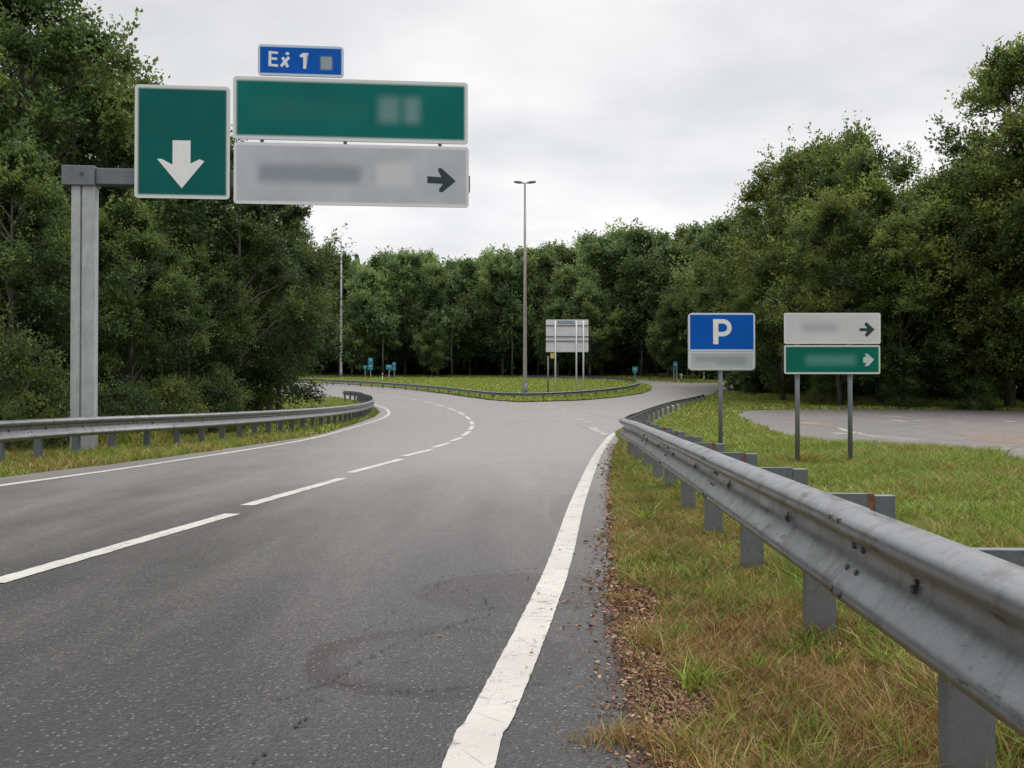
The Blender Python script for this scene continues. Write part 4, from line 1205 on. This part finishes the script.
# woods behind: one mass, leaf clumps and stems that close the view between the trunks
rng = np.random.default_rng(900)
def mass(name, boxes, size, mat, label, cat):
    Cs, Rs = [], []
    for (x0, x1, y0, y1, h0, h1, n, rr_) in boxes:
        xs = rng.uniform(x0, x1, n); ys = y0 + (y1 - y0) * rng.uniform(0, 1, n)
        zs = Tn(ys) + rng.uniform(h0, h1, n)
        Cs.append(np.stack([xs, ys, zs], 1)); Rs.append(np.full(n, rr_) * rng.uniform(.7, 1.3, n))
    c = np.concatenate(Cs); r_ = np.concatenate(Rs)
    o_ = unit(rng.normal(size=c.shape))
    me = leaf_mesh(c, r_, o_, 9, 8, size, rng, np.clip(0.25 + rng.normal(0, .12, len(c)), 0, 1), name, 0.1, 0.42)
    me.materials.append(mat)
    return tag(link(name, me), label, cat, kind='stuff')
mass('woods', [(-75, 60, 165, 175, 0, 17, 1300, 2.2), (-90, 75, 176, 186, 0, 14, 900, 2.6)], 1.1, M['leaf_far'], 'dense dark woods filling the space behind the far treeline', 'woods')
mass('woods', [(-62, -20, 50, 66, 0, 8, 520, 1.6), (-48, -14, 44, 52, 0, 9, 420, 1.3), (-30, -13, 34, 40, 0, 6, 240, 1.0), (-75, -36, 64, 96, 0, 9, 500, 2.0)], 0.55, M['leaf_left'], 'dense dark woods behind the trees of the left verge', 'woods')
mass('woods', [(22, 80, 86, 100, 0, 13, 800, 1.9), (40, 90, 74, 86, 0, 12, 600, 1.9), (32, 60, 104, 122, 0, 12, 0, 2.0), (26, 70, 128, 140, 0, 15, 600, 2.4)], 0.8, M['leaf_right'], 'dense dark woods behind the trees of the right-hand lot', 'woods')
# slim bare trunks inside the far wood edge, one thing each
r = random.Random(31)
TL = ['just left of the low wide teal sign', 'right of the teal sign pair', 'between the teal signs and the tall mast', 'second one left of the tall mast', 'just left of the tall mast',
      'left of the sign back', 'just right of the sign back', 'second one right of the sign back', 'just right of the tapering teal sign', 'left of the arched teal sign']
for i, px in enumerate([383, 408, 452, 480, 512, 548, 601, 618, 641, 662]):
    if i in (1, 3, 5, 7, 9): continue
    y = 143 + r.uniform(-1, 5); z0 = T(y)
    root = empty('tree', (at(px, y), y, z0)); tag(root, 'slim bare trunk at the dark wood edge, ' + TL[i], 'tree', 'slim trunks at the far wood edge')
    hh = r.uniform(7, 10)
    mb = MB(); mb.tube([(0, 0, -.2), (r.uniform(-.2, .2), 0, hh * .5), (r.uniform(-.3, .3), 0, hh)], [0.13, 0.11, 0.06], 6); mb.build('trunk', M['bark'], root, smooth=True)
    q = np.random.default_rng(i); c = np.stack([q.normal(0, 1.0, 14), q.normal(0, 1.0, 14), hh + q.uniform(-2, 2, 14)], 1)
    me = leaf_mesh(c, np.full(14, 1.0), unit(c - np.array([0, 0, hh])), 10, 8, 0.45, q, np.full(14, .4)); me.materials.append(M['leaf_far']); link('crown', me, None, root)

# ------------------------------------------------------------------ grass
def inside(px_, py_, poly_):
    x = np.asarray(px_); y = np.asarray(py_); r_ = np.zeros(len(x), bool)
    n = len(poly_); j = n - 1
    for i in range(n):
        xi, yi = poly_[i]; xj, yj = poly_[j]
        cnd = ((yi > y) != (yj > y)) & (x < (xj - xi) * (y - yi) / (yj - yi + 1e-12) + xi)
        r_ ^= cnd; j = i
    return r_
def wob(x, y, f, s):
    return (np.sin(x * f + s) * np.sin(y * f * 1.13 + s * 2.1) + 0.6 * np.sin(x * f * 2.3 + y * f * 1.7 + s) + 0.4 * np.sin(x * f * 4.1 - y * f * 3.7 + 3 * s)) / 2.0

RX = lambda y: np.interp(y, [-3.5, 15.5, 18.3, 21.3, 28, 39.5, 52, 67], [0.78, 1.90, 2.02, 2.38, 3.4, 5.3, 7.8, 11.3])
def on_grass(x, y):
    ro = inside(x, y, road_poly); isl = inside(x, y, isl_near); lt = inside(x, y, lot_poly)
    return (~ro | isl) & ~lt

def scatter(n, x0f, x1f, y0, y1, rng):
    y = rng.uniform(y0, y1, n); x = x0f(y) + (x1f(y) - x0f(y)) * rng.uniform(0, 1, n)
    return x, y

GP = {'p': [], 'h': [], 'w': [], 'c': [], 'lean': []}
grng = np.random.default_rng(5)
def blades(x, y, h, w, dry, up=0.0, bright=1.0):
    n = len(x)
    g1 = np.array([0.085, 0.130, 0.018]); g2 = np.array([0.27, 0.36, 0.055]); d1 = np.array([0.25, 0.15, 0.04]); d2 = np.array([0.42, 0.30, 0.12])
    u = grng.uniform(0, 1, n)[:, None]; v = grng.uniform(0, 1, n)[:, None]
    green_ = g1 + (g2 - g1) * u; dry_ = d1 + (d2 - d1) * v ** 1.5
    q = grng.uniform(0, 1, n); dry_[q > 0.9] = [0.50, 0.40, 0.21]; dry_[q < 0.22] = [0.17, 0.085, 0.035]
    rs = (grng.uniform(0, 1, n) < dry)[:, None]
    c = np.where(rs, dry_, green_) * bright
    GP['p'].append(np.stack([x, y, Tn(y) + up], 1)); GP['h'].append(h); GP['w'].append(w); GP['c'].append(c)

def zone(n, x0f, x1f, y0, y1, hm, wm, dryf, keep=0.0, up=0.0, bright=1.0, only=None):
    x, y = scatter(n, x0f, x1f, y0, y1, grng)
    m = on_grass(x, y)
    if only is not None: m &= inside(x, y, only)
    wv = wob(x, y, 2.1, 1.3) * 0.5 + wob(x, y, 0.7, 4.0) * 0.5
    m &= grng.uniform(-1, 1, n) < wv + keep
    # thin out right at the asphalt edge
    x, y, wv = x[m], y[m], wv[m]
    dry = np.clip(dryf(x, y) + 0.35 * wob(x, y, 1.1, 9.0) + 0.15 * wob(x, y, 4.0, 2.0), 0.05, 0.97)
    h = hm * np.clip(1 + 0.55 * wv, 0.35, 1.8) * grng.uniform(0.45, 1.35, len(x))
    blades(x, y, h, wm * grng.uniform(0.6, 1.4, len(x)), dry, up, bright)

er = lambda y: np.interp(y, [p[1] for p in edge_r], [p[0] for p in edge_r])
# verge between asphalt and rail, and under the rail
zone(120000, lambda y: er(y) + 0.22 + 0.10 * np.sin(y * 3.7) + 0.05 * np.sin(y * 9.1), lambda y: er(y) + 2.6, 2.0, 6.0, 0.072, 0.0042, lambda x, y: 0.93 - 0.03 * y + 0 * x, 0.45)
zone(90000, lambda y: er(y) + 0.06, lambda y: RX(y) + 0.9, 6.0, 13.0, 0.085, 0.0065, lambda x, y: 0.74 - 0.02 * y, 0.5)
zone(40000, lambda y: er(y) + 0.05, lambda y: RX(y) + 0.6, 13.0, 34.0, 0.10, 0.010, lambda x, y: 0.45 + 0 * x, 0.6)
# the field behind the rail
zone(100000, lambda y: RX(y) + 0.3, lambda y: y * 0.62 + 1.5, 3.0, 9.0, 0.12, 0.0075, lambda x, y: 0.30 - 0.0 * y, 0.6)
zone(150000, lambda y: RX(y) + 0.3, lambda y: y * 0.60 + 1.5, 9.0, 20.0, 0.15, 0.011, lambda x, y: 0.20 + 0 * x, 0.75)
zone(60000, lambda y: y * 0.25, lambda y: y * 0.60 + 1.5, 16.0, 24.0, 0.20, 0.013, lambda x, y: 0.12 + 0 * x, 0.4)
zone(110000, lambda y: RX(y) + 0.3, lambda y: y * 0.60 + 1.5, 20.0, 46.0, 0.14, 0.022, lambda x, y: 0.16 + 0 * x, 0.8)
zone(90000, lambda y: RX(np.minimum(y, 67)) + 0.5, lambda y: y * 0.58, 46.0, 104.0, 0.17, 0.055, lambda x, y: 0.20 + 0 * x, 0.8)
# left verge
zone(90000, lambda y: -y * 0.60 - 2, lambda y: 0 * y - 5.0, 9.0, 30.0, 0.13, 0.013, lambda x, y: 0.36 + 0 * x, 0.8)
zone(60000, lambda y: -y * 0.45, lambda y: 0 * y - 5.5, 30.0, 90.0, 0.16, 0.04, lambda x, y: 0.15 + 0 * x, 0.8)
# tall rank weeds behind the left rail
zone(26000, lambda y: -y * 0.56 - 1, lambda y: -y * 0.26 - 2.2, 23.0, 34.0, 0.50, 0.02, lambda x, y: 0.30 + 0 * x, 0.2)
# island and far strips
zone(150000, lambda y: -y * 0.32, lambda y: y * 0.16, 72.0, 140.0, 0.15, 0.065, lambda x, y: 0.12 + 0 * x, 1.0, up=0.08, only=isl_near, bright=1.25)
zone(60000, lambda y: -y * 0.36, lambda y: y * 0.36, 118.0, 150.0, 0.22, 0.08, lambda x, y: 0.2 + 0 * x, 0.8)
zone(9000, lambda y: er(y) + 0.05, lambda y: er(y) + 0.5, 2.0, 8.0, 0.06, 0.0038, lambda x, y: 0.75 + 0 * x, 0.0)
# tufts straying over the asphalt edge
for (cx_, cy_, n_, r_) in [(0.40, 3.35, 260, 0.09), (0.33, 3.28, 160, 0.07), (0.62, 5.6, 200, 0.09), (0.75, 8.1, 160, 0.08)]:
    x = cx_ + grng.normal(0, r_, n_); y = cy_ + grng.normal(0, r_ * .5, n_)
    blades(x, y, grng.uniform(0.03, 0.06, n_), np.full(n_, 0.003), np.full(n_, 0.9), 0.02)

# taller tufts standing out of the verge and the field
for q in range(520):
    yy = 2.4 + 24 * grng.uniform() ** 1.7; xx = er(yy) + 0.25 + grng.uniform() * (0.5 * yy + 1.2)
    if not on_grass(np.array([xx]), np.array([yy]))[0]: continue
    n_ = int(grng.integers(25, 80)); rad = grng.uniform(0.02, 0.07) * (1 + yy / 15)
    a_ = grng.uniform(0, 6.28, n_); d_ = rad * np.sqrt(grng.uniform(0, 1, n_))
    tone_ = grng.choice([0.05, 0.15, 0.9], p=[0.45, 0.3, 0.25]) if yy < 10 else 0.08
    blades(xx + np.cos(a_) * d_, yy + np.sin(a_) * d_, grng.uniform(0.08, 0.20, n_) * (0.75 if yy < 8 else 1.1), np.full(n_, 0.0045 * (1 + yy / 9)), np.full(n_, tone_), 0.0, grng.uniform(0.75, 1.25))
# broad weed leaves
for q in range(150):
    yy = 2.6 + 9 * grng.uniform() ** 1.4; xx = er(yy) + 0.3 + grng.uniform() * 2.2
    n_ = int(grng.integers(8, 18)); rad = 0.03
    blades(xx + grng.normal(0, rad, n_), yy + grng.normal(0, rad, n_), grng.uniform(0.03, 0.08, n_), np.full(n_, 0.018), np.full(n_, 0.1), 0.0, grng.uniform(0.6, 1.0))
p = np.concatenate(GP['p']); h = np.concatenate(GP['h']); w = np.concatenate(GP['w']); c = np.concatenate(GP['c'])
n = len(p)
ang = grng.uniform(0, 2 * np.pi, n); sdv = np.stack([np.cos(ang), np.sin(ang), 0 * ang], 1)
la = grng.uniform(0, 2 * np.pi, n); lm = h * grng.uniform(0.15, 1.5, n)
ld = np.stack([np.cos(la) * lm, np.sin(la) * lm, 0 * la], 1)
upv = np.stack([0 * h, 0 * h, h], 1); W = w[:, None]
V = np.stack([p - sdv * W * .5, p + sdv * W * .5, p + upv * .55 + ld * .3 - sdv * W * .42, p + upv * .55 + ld * .3 + sdv * W * .42, p + upv * 0.92 + ld], 1).reshape(-1, 3)
b5 = (np.arange(n) * 5)[:, None]
F = np.concatenate([b5 + np.array([0, 1, 3]), b5 + np.array([0, 3, 2]), b5 + np.array([2, 3, 4])], 0)
colr = np.repeat(np.concatenate([c, np.ones((n, 1))], 1), 5, 0)
gm = np_mesh(V, F, 'grass', {'col': colr}); gm.materials.append(M['grass'])
tag(link('grass', gm), 'patchy green and straw-coloured grass on the verges, field and island', 'grass', kind='stuff')
print('grass blades', n)

# fallen leaves
def litter(n, xf, y, spread, size, name='x'):
    pass
LP = []
lrng = np.random.default_rng(77)
def lit(n, y0, y1, off, sd, up=0.004, pw=1.0):
    y = y0 + (y1 - y0) * lrng.uniform(0, 1, n) ** pw; x = er(y) + off + lrng.normal(0, sd, n)
    on_r = inside(x, y, road_poly)
    LP.append(np.stack([x, y, Tn(y) + np.where(on_r, ROAD_UP, 0.012) + up + lrng.uniform(0, 0.012, n)], 1))
lit(16000, 2.0, 6.5, 0.16, 0.085); lit(11000, 2.0, 6.5, 0.38, 0.15); lit(5000, 2.0, 6.5, 1.0, 0.45); lit(6000, 6.5, 14, 0.13, 0.07); lit(260, 2.0, 8, -0.06, 0.10); lit(2200, 2.5, 7, 0.9, 0.5)
lit(1500, 14, 24, 0.12, 0.12)
p = np.concatenate(LP); n = len(p)
a = unit(np.concatenate([lrng.normal(size=(n, 2)), lrng.normal(0, .25, (n, 1))], 1)); nn = unit(lrng.normal(size=(n, 3)) * .35 + np.array([0, 0, 1.]))
sd_ = unit(np.cross(a, nn)); nn = np.cross(sd_, a)
sz = (lrng.uniform(0.4, 1, n) ** 2 * 0.036 * np.clip(p[:, 1] / 5, 0.8, 1.8))[:, None]
V = np.stack([p, p + a * sz * .35 + sd_ * sz * .28 + nn * sz * .12, p + a * sz * .75 + sd_ * sz * .2 + nn * sz * .15, p + a * sz, p + a * sz * .75 - sd_ * sz * .2 + nn * sz * .15, p + a * sz * .35 - sd_ * sz * .28 + nn * sz * .12], 1).reshape(-1, 3)
b6 = (np.arange(n) * 6)[:, None]
F = np.concatenate([b6 + np.array([0, 1, 2, 3]), b6 + np.array([0, 3, 4, 5])], 0)
pal = np.array([[0.15, 0.075, 0.05], [0.24, 0.13, 0.08], [0.08, 0.045, 0.035], [0.36, 0.24, 0.15], [0.19, 0.10, 0.05]])
cc = pal[lrng.integers(0, 5, n)] * lrng.uniform(.7, 1.25, n)[:, None]
lm_ = np_mesh(V, F, 'leaf_litter', {'col': np.repeat(np.concatenate([cc, np.ones((n, 1))], 1), 6, 0)}); lm_.materials.append(M['litter'])
tag(link('leaf_litter', lm_), 'brown fallen leaves drifted along the edge of the asphalt', 'leaf litter', kind='stuff')
# brown soil strip under the litter
bp = [(er(y) - 0.01 + (0.0), y) for y in np.arange(1.5, 26, 0.5)]
bp2 = [(er(y) + 0.42 + 0.07 * math.sin(y * 3.1) + 0.05 * math.sin(y * 7.7), y) for y in np.arange(25.5, 1.4, -0.5)]
M['soil'] = plain('dark crumbly soil', (0.055, 0.038, 0.027), 0.95, 0, 0.5, 25)
sheet('soil_strip', bp + bp2, 0.010, M['soil'])
